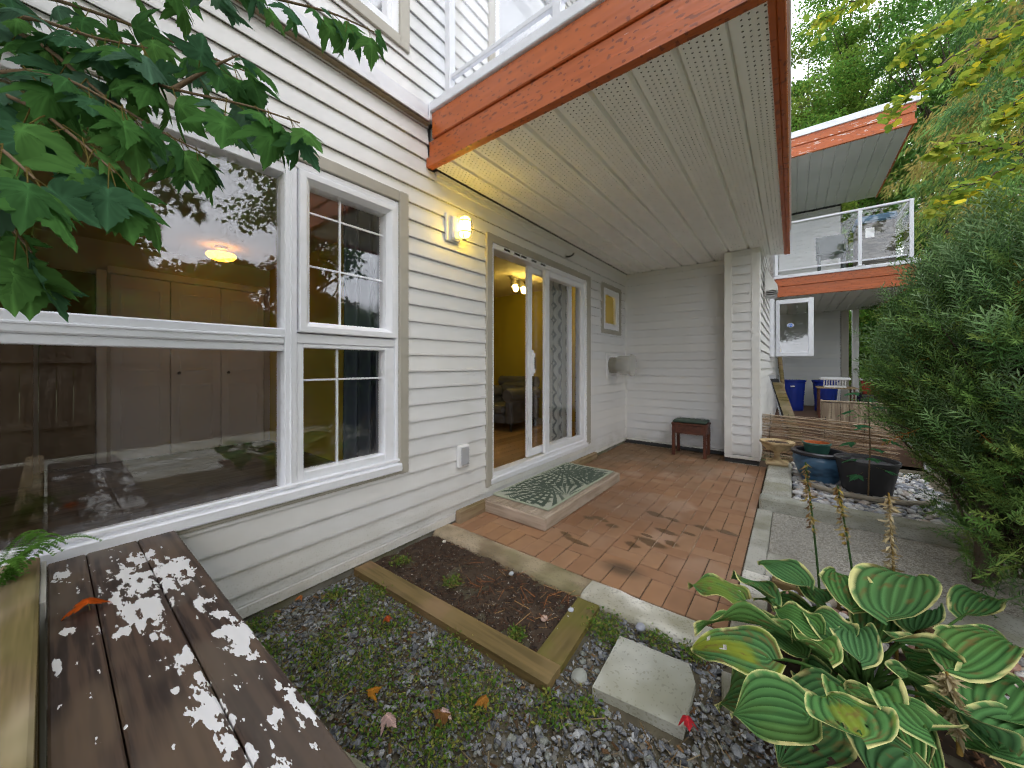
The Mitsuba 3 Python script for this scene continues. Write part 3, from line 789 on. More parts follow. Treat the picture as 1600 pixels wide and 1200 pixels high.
add('ground', sheet(-70, 90, -90, 60, -0.16, 4, 0.02, 0.3), 'mat_ground', smooth=True, kind='structure')
add('gravel_bed_base', sheet(0.25, 1.70, -3.2, -0.012, -0.030, 0.03, 0.016, 4), 'mat_dirt', smooth=True, kind='structure')
add('soil_bed', sheet(1.17, 1.67, -1.19, -0.012, -0.022, 0.012, 0.022, 11, 2.0), 'mat_soil', smooth=True, kind='structure')

patio = 'patio'
add(patio, box(1.815, 5.40, -1.778, -0.012, -0.12, -0.007), 'mat_joint', kind='structure', label='red brick paving of the covered patio')
_count[patio] = 1
BW = 0.1063
nb = 0
rows = [(-0.013 - BW * 2 * k, -0.013 - BW * 2 * (k + 1)) for k in range(8)]


def brick(x0, x1, y0, y1):
    x1 = min(x1, 5.36)
    if x1 - x0 < 0.03:
        return
    if x1 > 5.05 and (y0 + y1) / 2 < -1.36:
        x1 = 5.05
        if x1 - x0 < .03:
            return
    j = rng.normal(0, 0.0016, 6)
    g = 0.0023
    m = box(x0 + g + abs(j[0]) * .5, x1 - g - abs(j[1]) * .5, min(y0, y1) + g, max(y0, y1) - g, -0.05, 0.0 + j[4] * 0.8, 0.0035)
    v, f = m
    v = v.copy()
    top = v[:, 2] > -0.02
    v[top, 2] += (v[top, 0] - (x0 + x1) / 2) * rng.normal(0, 0.011) + (v[top, 1] - (y0 + y1) / 2) * rng.normal(0, 0.011)
    add('brick', (v, f), f'mat_brick_{rng.integers(4)}', patio)


for r, (y0, y1) in enumerate(rows):
    # edge row along the curb: bricks end-on, then pairs laid lengthways with single headers between
    ym = (y0 + y1) / 2
    brick(1.825, 2.033, y0, ym)
    brick(1.825, 2.033, ym, y1)
    x = 2.033 + [0.0, 0.106, 0.212, 0.0, 0.106, 0.212, 0.106, 0.0][r]
    if x > 2.04:
        brick(2.033, x if x < 2.2 else 2.139, y0, y1)
        if x > 2.2:
            brick(2.139, x, y0, y1)
    k = r
    while x < 5.33:
        brick(x, x + 0.2125, y0, ym)
        brick(x, x + 0.2125, ym, y1)
        x += 0.2125
        if (k % 3) != 1:
            brick(x, x + BW, y0, y1)
            x += BW
        k += 1
x = 1.825
yb = rows[-1][1]
while x < 5.03:
    brick(x, x + 0.2125, yb, -1.775)
    x += 0.2125


def curb_piece(y0, y1, seed):
    prof = [(1.648, -0.13), (1.652, -0.02), (1.664, 0.002), (1.685, 0.012), (1.79, 0.010), (1.812, 0.004), (1.818, -0.10)]
    ys = np.linspace(y0, y1, max(3, int(abs(y1 - y0) / 0.025)))
    n = len(prof)
    v = []
    for y in ys:
        for i, (px, pz) in enumerate(prof):
            w = meshkit.fbm(np.array([[px * 9 + seed, y * 7, pz * 9]]))[0] - .5
            v.append([px + w * 0.014 * (i < 4), y, pz + w * 0.016 * (1 < i < 6)])
    f = [[i * n + j, i * n + j + 1, (i + 1) * n + j + 1, (i + 1) * n + j] for i in range(len(ys) - 1) for j in range(n - 1)]
    v, f = raw((np.array(v), np.array(f)))
    cap = [[0, j, j + 1] for j in range(1, n - 1)]
    e = (len(ys) - 1) * n
    cap += [[e, e + j + 1, e + j] for j in range(1, n - 1)]
    return v, np.vstack([f, cap])


curb = thing('patio_curb', 'low concrete curb along the near edge of the brick patio, brown by the house and whitish at the far end', 'curb')
add('curb_stone', curb_piece(-0.015, -1.150, 1.0), 'mat_curb_brown', curb, smooth=50, label='mud-stained brown stretch of curb')
add('curb_stone', curb_piece(-1.153, -1.79, 5.0), 'mat_curb_pale', curb, smooth=50, label='pale weathered stretch of curb')

border = thing('concrete_border', 'smooth concrete border between the brick patio and the exposed aggregate slab', 'concrete border')
add('strip', box(1.82, 2.448, -1.905, -1.781, -0.12, 0.002, .006), 'mat_curb_pale', border)
add('strip', box(2.45, 3.555, -1.880, -1.781, -0.12, 0.004, .006), 'mat_concrete', border)
add('strip', box(2.45, 2.757, -3.6, -1.8815, -0.12, 0.005, .006), 'mat_concrete', border)
add('aggregate_slab', box(2.759, 3.555, -3.6, -1.8825, -0.12, -0.001, .006), 'mat_aggregate', kind='structure')
kerb = thing('raised_kerb', 'raised concrete kerb around the pebble bed holding the glazed pots', 'kerb')
add('front_kerb', box(3.558, 3.70, -3.4, -1.79, -0.12, 0.098, .016), 'mat_slab', kerb, smooth=30)
add('side_kerb', box(3.702, 5.03, -2.0, -1.80, -0.12, 0.094, .014), 'mat_concrete', kerb, smooth=30)
add('pebble_bed_base', sheet(3.69, 5.7, -3.2, -1.99, 0.035, 0.05, 0.012, 6), 'mat_dirt', smooth=True, kind='structure')
add('hosta_bed_soil', sheet(1.30, 2.46, -3.6, -1.80, -0.035, 0.03, 0.02, 6, 4.0), 'mat_soil', smooth=True, kind='structure')
ed = thing('timber_edging', 'dark weathered timber along the concrete border behind the variegated hosta', 'timber')
add('board', box(2.395, 2.447, -3.3, -1.915, -0.1, 0.015, .006), 'mat_timber_y', ed)

ps = thing('paving_slab', 'square grey-green concrete paving slab lying in the gravel', 'paving slab')
add('slab', prism([(1.512, -1.415), (1.209, -1.429), (1.250, -1.725), (1.455, -1.722), (1.492, -1.706), (1.535, -1.683)], 'z', -0.06, 0.004), 'mat_slab', ps)
tb = thing('timber_edging', 'mossy brown two-board timber frame around the soil bed beside the curb', 'timber')
add('board', prism([(1.075, -0.02), (1.180, -0.02), (1.218, -1.293), (1.116, -1.297)], 'z', -0.07, 0.006), 'mat_timber_y', tb, label='long brown board of the bed frame')
add('board', prism([(1.219, -1.180), (1.640, -1.150), (1.646, -1.262), (1.220, -1.293)], 'z', -0.07, 0.000), 'mat_timber_x', tb, label='short mossy green-brown board of the bed frame')
for x0, x1, lab in ((1.86, 2.20, 'low timber riser against the wall left of the wooden step'), (3.52, 4.24, 'low timber riser against the wall right of the wooden step')):
    r = thing('timber_riser', lab, 'timber')
    add('board', box(x0, x1, -0.072, -0.022, -0.03, 0.088 if x0 < 2 else 0.075, .006), 'mat_riser', r)
for i, (x, y, a, w, d) in enumerate(((0.44, -0.50, 8, .16, .34), (0.46, -0.90, 12, .17, .36), (0.40, -0.14, 3, .15, .26))):
    b = thing('concrete_block', ('middle of the three worn grey concrete edging blocks beside the peeling bench', 'worn grey concrete edging block beside the peeling bench, nearest the viewer', 'worn grey concrete edging block beside the peeling bench, nearest the wall')[i], 'concrete block', 'edging blocks beside the bench')
    add('block', rotz(box(x - w / 2, x + w / 2, y - d / 2, y + d / 2, -0.1, 0.012, .012), a, (x, y)), 'mat_block', b)
sb = thing('dark_paver', 'small dark paver half under the hosta leaves at the gravel edge', 'paver')
add('block', rotz(box(1.44, 1.60, -1.93, -1.80, -0.08, 0.0, .006), 8, (1.5, -1.86)), 'mat_block', sb)

# ---------------- loose stones


def stones(n, region, z, size, palette, seed, flat=0.7, sub=0, keep=None, rnd=0.25):
    r = np.random.default_rng(seed)
    ico = trimesh.creation.icosphere(subdivisions=sub)
    bv, bf = np.asarray(ico.vertices), np.asarray(ico.faces)
    x = r.uniform(region[0], region[1], n)
    y = r.uniform(region[2], region[3], n)
    if keep is not None:
        k = keep(x, y)
        x, y = x[k], y[k]
        n = len(x)
    s = size[0] + (size[1] - size[0]) * r.random(n) ** 2.2
    q = r.normal(size=(n, 4))
    q /= np.linalg.norm(q, axis=1, keepdims=True)
    w, a, b, c = q.T
    R = np.stack([1 - 2 * (b * b + c * c), 2 * (a * b - c * w), 2 * (a * c + b * w), 2 * (a * b + c * w), 1 - 2 * (a * a + c * c), 2 * (b * c - a * w), 2 * (a * c - b * w), 2 * (b * c + a * w), 1 - 2 * (a * a + b * b)], -1).reshape(n, 3, 3)
    sc = np.stack([np.ones(n), r.uniform(.6, .95, n), r.uniform(.45, .8, n)], -1) * s[:, None]
    jit = 1 + r.normal(0, rnd, (n, len(bv), 1))
    v = np.einsum('nij,nkj->nki', R, bv[None] * jit * sc[:, None])
    v[..., 2] *= flat
    zz = z(x, y) if callable(z) else np.full(n, z)
    v += np.stack([x, y, zz + s * 0.25 * flat + r.uniform(0, .006, n)], -1)[:, None]
    pal = np.asarray(palette)
    col = pal[r.integers(len(pal), size=n)] * r.uniform(.7, 1.25, (n, 1))
    colv = np.repeat(col, len(bv), 0)
    f = (bf[None] + (np.arange(n) * len(bv))[:, None, None]).reshape(-1, 3)
    return (v.reshape(-1, 3), f), np.clip(colv, 0, 1)


GREY = [(.10, .107, .118), (.145, .152, .165), (.20, .207, .215), (.07, .074, .082), (.125, .12, .105), (.155, .165, .145), (.27, .275, .275), (.12, .105, .08)]


def gravel_ok(x, y):
    bed = (x > 1.06 + (-y) * .03) & (y > -1.30) & (x < 1.66)
    slab = (x > 1.20) & (x < 1.54) & (y < -1.41) & (y > -1.73)
    return ~bed & ~slab & ~((x > 1.42) & (y < -1.79))


m, c = stones(13000, (0.30, 1.655, -2.5, -0.03), -0.027, (.006, .018), GREY, 21, keep=gravel_ok)
m2, c2 = stones(16000, (0.30, 1.655, -2.3, -0.03), -0.026, (.003, .008), GREY + [(.12, .10, .07), (.16, .13, .09)], 25, keep=gravel_ok)
m, c = join([m, m2]), np.vstack([c, c2])
add('gravel', m, 'mat_wet_stone', color=c, kind='stuff', label='grey crushed gravel between the bench and the patio', cat='gravel')
m, c = stones(1500, (3.72, 5.36, -3.0, -2.02), 0.045, (.018, .045), [(.42, .41, .40), (.30, .31, .34), (.55, .54, .52), (.18, .19, .22), (.40, .34, .29), (.62, .60, .58)], 22, flat=.65, sub=1, rnd=.04)
add('river_pebbles', m, 'mat_wet_stone', color=c, smooth=True, kind='stuff', label='rounded river pebbles around the glazed pots', cat='pebbles')
m, c = stones(420, (1.92, 2.39, -3.0, -1.93), -0.02, (.015, .04), [(.46, .45, .43), (.34, .33, .33), (.55, .52, .48), (.30, .17, .12), (.42, .36, .28)], 23, flat=.7, sub=1, rnd=.05)
add('bed_stones', m, 'mat_wet_stone', color=c, smooth=True, kind='stuff', label='mixed pale stones behind the variegated hosta', cat='stones')
for i, (u, v, s, cc, lab) in enumerate(((905, 1057, .030, (.27, .28, .25), 'largest grey-green stone in the gravel left of the paving slab'), (1001, 980, .021, (.27, .28, .32), 'dark blue-grey stone between the curb and the paving slab'),
                                        (850, 966, .016, (.46, .33, .27), 'pinkish pebble on the soil bed near the mossy board'), (694, 846, .012, (.52, .48, .42), 'cream pebble on the soil bed beside the brown curb'),
                                        (799, 896, .013, (.42, .45, .48), 'pale blue-grey pebble in the middle of the soil bed'), (892, 953, .013, (.42, .44, .48), 'bluish pebble on the soil bed next to the mossy board'))):
    p = ptz(u, v, 0.0 if i != 0 else -0.02)
    ico = trimesh.creation.icosphere(subdivisions=2)
    w = np.asarray(ico.vertices) * [1.2, 1.0, .7] * s
    w *= 1 + 0.10 * (meshkit.fbm(np.asarray(ico.vertices) * 1.7 + i * 5) - .5)[:, None] * 3
    add('stone', (w + p, np.asarray(ico.faces)), M(f'mat_stone_{i}', cc, rough=.6), smooth=True, label=lab, cat='stone')


def chips(n, region, z, size, palette, seed, keep=None, lift=0.012, aspect=(3, 9)):
    """Small flat slivers: bark mulch, twigs, needles."""
    r = np.random.default_rng(seed)
    x, y = r.uniform(region[0], region[1], n), r.uniform(region[2], region[3], n)
    if keep is not None:
        k = keep(x, y)
        x, y = x[k], y[k]
        n = len(x)
    L = size[0] + (size[1] - size[0]) * r.random(n) ** 3
    W = L / r.uniform(*aspect, n)
    a, t = r.uniform(0, 2 * np.pi, n), r.normal(0, .3, n)
    d = np.stack([np.cos(a) * np.cos(t), np.sin(a) * np.cos(t), np.sin(t)], -1) * L[:, None] / 2
    s = np.stack([-np.sin(a), np.cos(a), r.normal(0, .3, n)], -1) * W[:, None] / 2
    h = np.stack([np.zeros(n), np.zeros(n), W * .5], -1)
    p = np.stack([x, y, z + r.uniform(0, lift, n)], -1)
    v = np.stack([p - d - s, p - d + s, p + d + s * .6, p + d - s * .6, p - d * .8 + h, p + d * .8 + h], 1)
    f = np.array([[0, 4, 1], [0, 3, 5], [0, 5, 4], [1, 4, 5], [1, 5, 2], [2, 5, 3], [0, 1, 2], [0, 2, 3]])
    F = (f[None] + (np.arange(n) * 6)[:, None, None]).reshape(-1, 3)
    pal = np.asarray(palette)
    c = np.repeat(pal[r.integers(len(pal), size=n)] * r.uniform(.7, 1.3, (n, 1)), 6, 0)
    return (v.reshape(-1, 3), F), np.clip(c, 0, 1)


BARK = [(.045, .022, .014), (.07, .032, .018), (.025, .017, .013), (.10, .05, .025), (.03, .02, .018)]
mm = [chips(5200, (1.19, 1.655, -1.18, -0.02), -0.02, (.008, .028), BARK, 31),
      chips(500, (1.19, 1.655, -1.18, -0.02), -0.008, (.003, .008), [(.45, .42, .38), (.34, .30, .26)], 33, aspect=(1, 2)),
      chips(120, (1.3, 1.64, -1.15, -0.5), 0.0, (.03, .09), [(.30, .10, .03), (.24, .08, .03), (.36, .2, .08)], 32, aspect=(18, 30), lift=.02),
      chips(1800, (1.30, 1.98, -3.2, -1.84), -0.03, (.01, .04), BARK + [(.16, .08, .04)], 34, aspect=(2, 6))]
off, vs, fs, cs = 0, [], [], []
for (v, f), c in mm:
    vs.append(v); fs.append(f + off); cs.append(c)
    off += len(v)
add('bark_mulch', (np.vstack(vs), np.vstack(fs)), 'mat_vcol', color=np.vstack(cs), kind='stuff', label='dark bark mulch with twigs and pine needles in the soil bed', cat='mulch')
mm = [chips(1800, (0.34, 1.65, -1.9, -0.03), -0.018, (.006, .03), [(.10, .055, .025), (.16, .09, .04), (.07, .045, .025)], 37, keep=gravel_ok, aspect=(1.5, 4), lift=.012),
      chips(900, (0.34, 1.65, -1.9, -0.03), -0.02, (.02, .08), [(.20, .15, .08), (.13, .085, .04), (.28, .22, .13)], 35, keep=gravel_ok, aspect=(14, 28), lift=.02),
      chips(500, (3.6, 5.35, -1.3, -0.03), 0.0, (.006, .03), [(.12, .08, .04), (.24, .18, .10), (.07, .05, .03)], 36, keep=lambda x, y: (x - 3.6) > -y * 1.4 + .5, aspect=(2, 10), lift=.004)]
off, vs, fs, cs = 0, [], [], []
for (v, f), c in mm:
    vs.append(v); fs.append(f + off); cs.append(c)
    off += len(v)
add('twig_litter', (np.vstack(vs), np.vstack(fs)), 'mat_vcol', color=np.vstack(cs), kind='stuff', label='dry twigs and leaf litter scattered over gravel and patio corner', cat='litter')


def cards(P, D, N, L, W, col, fold=0.25, jitter=0.0, r=None):
    """Leaf-shaped cards: base P, direction D, side axis from N; two folded halves of two triangles each."""
    n = len(P)
    D, N, col = (np.broadcast_to(np.asarray(q, float), (n, 3)) for q in (D, N, col))
    D = D / (np.linalg.norm(D, axis=1, keepdims=True) + 1e-9)
    S = np.cross(D, N)
    S /= np.linalg.norm(S, axis=1, keepdims=True) + 1e-9
    U = np.cross(S, D)
    L, W = np.broadcast_to(L, n)[:, None], np.broadcast_to(W, n)[:, None]
    mid = P + D * L * .45
    v = np.stack([P, mid + S * W / 2 + U * W * fold, P + D * L, mid - S * W / 2 + U * W * fold], 1)
    f = np.array([[0, 1, 2], [0, 2, 3]])
    return v.reshape(-1, 3), (f[None] + (np.arange(n) * 4)[:, None, None]).reshape(-1, 3), np.repeat(np.clip(col, 0, 1), 4, 0)


def merge(ms):
    off, vs, fs, cs = 0, [], [], []
    for v, f, c in ms:
        vs.append(v); fs.append(f + off); cs.append(c)
        off += len(v)
    return (np.vstack(vs), np.vstack(fs)), np.vstack(cs)


def unit(v):
    return v / (np.linalg.norm(v, axis=-1, keepdims=True) + 1e-9)


# weeds and moss in the gravel: many tiny leaves in tufts
r = np.random.default_rng(41)
tuft = []
spots = [(0.62, -0.62, .16), (0.78, -0.72, .15), (0.95, -0.55, .13), (0.70, -0.95, .14), (1.0, -0.9, .12), (0.85, -1.1, .13), (0.58, -0.1, .08), (1.02, -0.3, .10), (0.55, -0.3, .1), (1.5, -1.36, .08), (1.6, -1.55, .07), (0.9, -0.15, .06), (1.3, -0.15, .06), (1.35, -0.55, .06), (1.05, -1.35, .08), (0.6, -1.2, .1), (1.25, -1.05, .05), (0.45, -0.62, .08), (0.88, -0.38, .12), (0.7, -0.45, .1), (0.95, -1.12, .14), (0.72, -1.15, .1), (1.12, -1.45, .07), (1.55, -1.33, .1), (1.62, -1.68, .06), (0.5, -0.45, .07)]
for x, y, rad in spots:
    n = int(3900 * rad)
    a, q = r.uniform(0, 2 * np.pi, n), rad * np.sqrt(r.random(n)) * r.uniform(.5, 1.3, n)
    P = np.stack([x + q * np.cos(a), y + q * np.sin(a), np.full(n, -0.012) + r.uniform(0, .016, n)], -1)
    D = unit(np.stack([r.normal(0, 1, n), r.normal(0, 1, n), r.uniform(.1, 1.0, n)], -1))
    N = unit(r.normal(0, 1, (n, 3)) + [0, 0, 1.5])
    base = np.array([[.12, .24, .04], [.20, .30, .05], [.09, .19, .035], [.32, .33, .08], [.22, .22, .06]])[r.integers(5, size=n)]
    L = r.uniform(.007, .020, n)
    tuft.append(cards(P, D, N, L, L * r.uniform(.25, .7, n), base * r.uniform(.6, 1.2, (n, 1))))
m, c = merge(tuft)
add('weeds', m, 'mat_leaf', color=c, kind='stuff', label='small green weeds and moss growing through the grey gravel', cat='weeds')

# ------------------------------------------------------------------ step, mat, stool
st = thing('wooden_step', 'low weathered grooved-board wooden step below the sliding patio door', 'step')
for k in range(5):
    y0 = -0.608 + k * 0.114
    add('deck_board', join([box(2.165, 3.50, y0, y0 + .110, 0.062, 0.092, .003)] + [box(2.167, 3.498, y0 + .006 + g * .0128, y0 + .0135 + g * .0128, 0.092, 0.0955) for g in range(8)]), 'mat_step_x', st)
add('front_skirt', box(2.16, 3.505, -0.634, -0.610, 0.003, 0.090, .004), 'mat_step_x', st)
add('side_skirt', box(2.138, 2.1635, -0.634, -0.04, 0.003, 0.088, .004), 'mat_step_y', st)
add('side_skirt', box(3.5065, 3.53, -0.634, -0.04, 0.003, 0.088, .004), 'mat_step_y', st)
add('rail', join([box(2.20, 3.47, y, y + .03, 0.003, 0.061) for y in (-.55, -.3, -.08)]), 'mat_step_x', st)
v, f = raw(sheet(2.27, 3.47, -0.575, -0.06, 0.103, 0.04, 0.0035, 3))
dm = thing('doormat', 'green and cream palm-leaf print doormat on the wooden step', 'doormat')
add('mat', join([(v, f), (v * [1, 1, 1] + [0, 0, -.006], f[:, ::-1])]), 'mat_doormat', dm, smooth=30)
add('hem', join([box(2.255, 2.272, -.59, -.045, .098, .107, .002), box(3.468, 3.485, -.59, -.045, .098, .107, .002), box(2.273, 3.467, -.59, -.573, .098, .107, .002), box(2.273, 3.467, -.062, -.045, .098, .107, .002)]), M('mat_hem', (.33, .36, .27), rough=.95), dm)

so = thing('stool', 'dark reddish wooden stool with a green padded seat against the end wall', 'stool')
SX0, SX1, SY0, SY1 = 5.00, 5.29, -1.165, -0.765
for x in (SX0, SX1 - .035):
    for y in (SY0, SY1 - .035):
        add('leg', prism([(x, y), (x + .035, y), (x + .035, y + .035), (x, y + .035)], 'z', 0.003, 0.40), 'mat_dark_wood', so)
add('apron', join([box(SX0 - .001, SX0 + .016, SY0 + .036, SY1 - .036, .29, .40, .002), box(SX1 - .016, SX1 + .001, SY0 + .036, SY1 - .036, .29, .40, .002), box(SX0 + .036, SX1 - .036, SY0 - .001, SY0 + .016, .29, .40, .002), box(SX0 + .036, SX1 - .036, SY1 - .016, SY1 + .001, .29, .40, .002)]), 'mat_dark_wood', so)
add('frame', box(SX0 - .008, SX1 + .008, SY0 - .008, SY1 + .008, .401, .425, .005), 'mat_dark_wood', so)
add('seat', box(SX0 + .004, SX1 - .004, SY0 + .004, SY1 - .004, .4255, .46, .018), 'mat_stool_seat', so, smooth=40)

# ------------------------------------------------------------------ bench and planter in the left foreground
be = thing('bench', 'old brown plank bench with flaking white paint below the picture window', 'bench')
for x0, x1 in ((0.0, .0815), (.0845, .2065), (.2095, .313)):
    add('plank', box(x0, x1, -1.85, -0.045, .475, .51, .004), 'mat_bench', be)
for y in (-0.25, -1.55):
    add('cross_beam', box(0.01, 0.303, y - .03, y + .03, .41, .4745, .004), 'mat_dark_wood', be)
    for x in (.02, .235):
        add('leg', box(x, x + .055, y - .027, y + .027, -.05, .4095, .004), 'mat_dark_wood', be)
pb = thing('planter_box', 'raised tan timber planter box left of the peeling bench', 'planter')
add('side_board', box(-.088, -.014, -1.95, -.10, .30, .56, .006), 'mat_tan_board', pb)
add('side_board', box(-.088, -.016, -1.95, -.10, -.05, .298, .006), 'mat_tan_board', pb)
add('side_board', box(-.80, -.73, -1.95, -.10, -.05, .56, .006), 'mat_tan_board', pb)
add('end_board', box(-.7295, -.0885, -.16, -.10, -.05, .555, .006), 'mat_tan_board', pb)
add('corner_strip', box(-.0135, -.002, -.44, -.115, .1, .545, .002), 'mat_pale_post', pb)
add('soil', sheet(-.729, -.089, -1.95, -.161, .50, .04, .02, 6), 'mat_soil', pb, smooth=True)
fe = thing('fern', 'small bright green fern in the corner of the timber planter', 'fern')
r = np.random.default_rng(51)
fr = []
for k in range(16):
    a = r.uniform(-2.9, 1.2)
    L = r.uniform(.12, .22)
    s = np.linspace(0, 1, 30)[1:]
    dirv = np.array([math.cos(a), math.sin(a), 0])
    P = np.array([-.10, -.24, .50]) + s[:, None] * L * dirv + np.stack([0 * s, 0 * s, .13 * np.sin(s * 2.3) + .02], -1)
    side = np.array([-math.sin(a), math.cos(a), 0])
    for sg in (-1, 1):
        n = len(s)
        fr.append(cards(P, sg * side + dirv * .5 + [0, 0, -.15], np.tile([0, 0, 1.0], (n, 1)), .052 * (1 - s * .8), .008, np.array([.12, .26, .045]) * r.uniform(.7, 1.2, (n, 1))))
m, c = merge(fr)
add('frond', m, 'mat_leaf', fe, color=c)

# ------------------------------------------------------------------ urn, pots, reed screen
ur = thing('garden_urn', 'weathered yellow stone urn on a square foot at the corner of the raised kerb', 'urn')
ux, uy, uz = 4.86, -1.875, 0.096
add('foot', box(ux - .10, ux + .10, uy - .10, uy + .10, uz, uz + .035, .01), 'mat_urn', ur)
add('bowl', lathe([(.08, .0351), (.04, .055), (.027, .08), (.027, .12), (.04, .14), (.10, .16), (.135, .20), (.145, .225), (.158, .232), (.158, .25), (.145, .252), (.12, .235), (.0, .22)], 32, (ux, uy, uz)), 'mat_urn', ur, smooth=40)
add('dead_soil', lathe([(0, .238), (.11, .234)], 20, (ux, uy, uz)), 'mat_soil', ur)
bp = thing('glazed_pot', 'large squat dark blue glazed pot on the river pebbles', 'pot')
px, py = 4.60, -2.215
add('body', lathe([(0, 0), (.13, 0), (.165, .06), (.20, .15), (.21, .20), (.205, .235), (.19, .25)], 40, (px, py, .055)), 'mat_blue_glaze', bp, smooth=50)
add('rim', lathe([(.185, .246), (.205, .246), (.222, .258), (.222, .276), (.205, .288), (.18, .285), (.172, .26), (.165, .2), (.15, .1), (0, .09)], 40, (px, py, .055)), 'mat_rim_glaze', bp, smooth=50)
gp = thing('glazed_pot', 'small green glazed pot with orange inside, sitting in the blue pot', 'pot')
add('body', lathe([(0, 0), (.07, 0), (.088, .06), (.102, .12), (.104, .14), (.112, .146), (.112, .162), (.102, .165)], 32, (px + .05, py + .02, .245)), 'mat_green_glaze', gp, smooth=50)
add('inside', lathe([(.1018, .164), (.092, .15), (.085, .08), (0, .05)], 32, (px + .05, py + .02, .245)), 'mat_terracotta', gp, smooth=50)
kp = thing('planter_pot', 'big black plastic planter pot beside the blue glazed pot', 'pot')
add('body', lathe([(0, 0), (.16, 0), (.205, .26), (.215, .262), (.215, .285), (.20, .286), (.19, .25), (0, .24)], 36, (4.42, -2.52, .06)), 'mat_black_pot', kp, smooth=40)
ar = thing('edging_strip', 'curved tan edging strip in the pebbles before the black pot', 'edging')
aa = np.linspace(math.radians(110), math.radians(250), 24)
add('strip', tube([(4.42 + .33 * math.cos(a), -2.50 + .42 * math.sin(a), .085) for a in aa], .022, 8), M('mat_strip', (.30, .26, .2), rough=.7), ar, smooth=True)
rs = thing('reed_screen', 'sagging brown woven reed screen between the pier and the yew shrub', 'screen')
r = np.random.default_rng(61)
reeds, cols = [], []
for k in range(105):
    z = .03 + .55 * (k + r.random() * .8) / 105
    sag = r.uniform(.0, .06)
    ys = np.linspace(-1.715, -2.85 + r.uniform(-.03, .05), 7)
    q = np.linspace(0, 1, 7)
    P = np.stack([5.36 + r.normal(0, .004) - .02 * np.sin(q * 3) + q * r.normal(0, .015), ys, z - sag * q ** 2 - .02 * q + .008 * np.sin(q * 9 + k)], -1)
    m = tube(P, r.uniform(.0025, .0048), 5, caps=False)
    reeds.append(m)
    base = np.array([[.30, .19, .10], [.38, .27, .17], [.22, .13, .075], [.44, .35, .25]])[r.integers(4)]
    cols.append(np.tile(base * r.uniform(.75, 1.15), (len(m[0]), 1)))
add('reeds', join(reeds), 'mat_reed', rs, color=np.vstack(cols), smooth=True, kind='stuff')
for y in (-1.80, -1.97, -2.3, -2.62):
    add('binding_wire', tube([(5.352, y, .03), (5.348, y + .01, .3), (5.352, y, .59)], .003, 5), 'mat_black', rs)

# ------------------------------------------------------------------ next door: recessed patio, balcony, window, belongings
nh = thing('neighbour_house', 'next unit of the row with its own red-edged balconies, recessed patio and open casement window', 'house')
add('back_wall', box(12.305, 12.5, -3.0, -1.705, -.3, 5.3), 'mat_paper', nh)
siding(nh, 'y', -2.98, -1.72, 0.1, 2.54, 12.30, seams=False)
siding(nh, 'y', -2.98, -1.72, 2.95, 5.2, 12.30, seams=False)
add('side_wall', box(8.945, 12.3, -1.70, 7.0, -.3, 5.3), 'mat_paper', nh)
siding(nh, 'x', 8.945, 12.28, 0.1, 2.54, -1.702, seams=False)
siding(nh, 'x', 8.945, 12.28, 2.95, 5.2, -1.702, seams=False)
add('corner_post', box(12.255, 12.30, -3.13, -2.985, 0, 2.535, .004), 'mat_beige', nh)
add('patio_post', box(12.10, 12.22, -3.30, -3.18, 0, 2.535, .004), 'mat_corner', nh)
add('patio_floor', box(6.6, 12.3, -3.6, -1.72, -.1, .10), M('mat_brown_floor', (.13, .075, .05), rough=.7), nh)


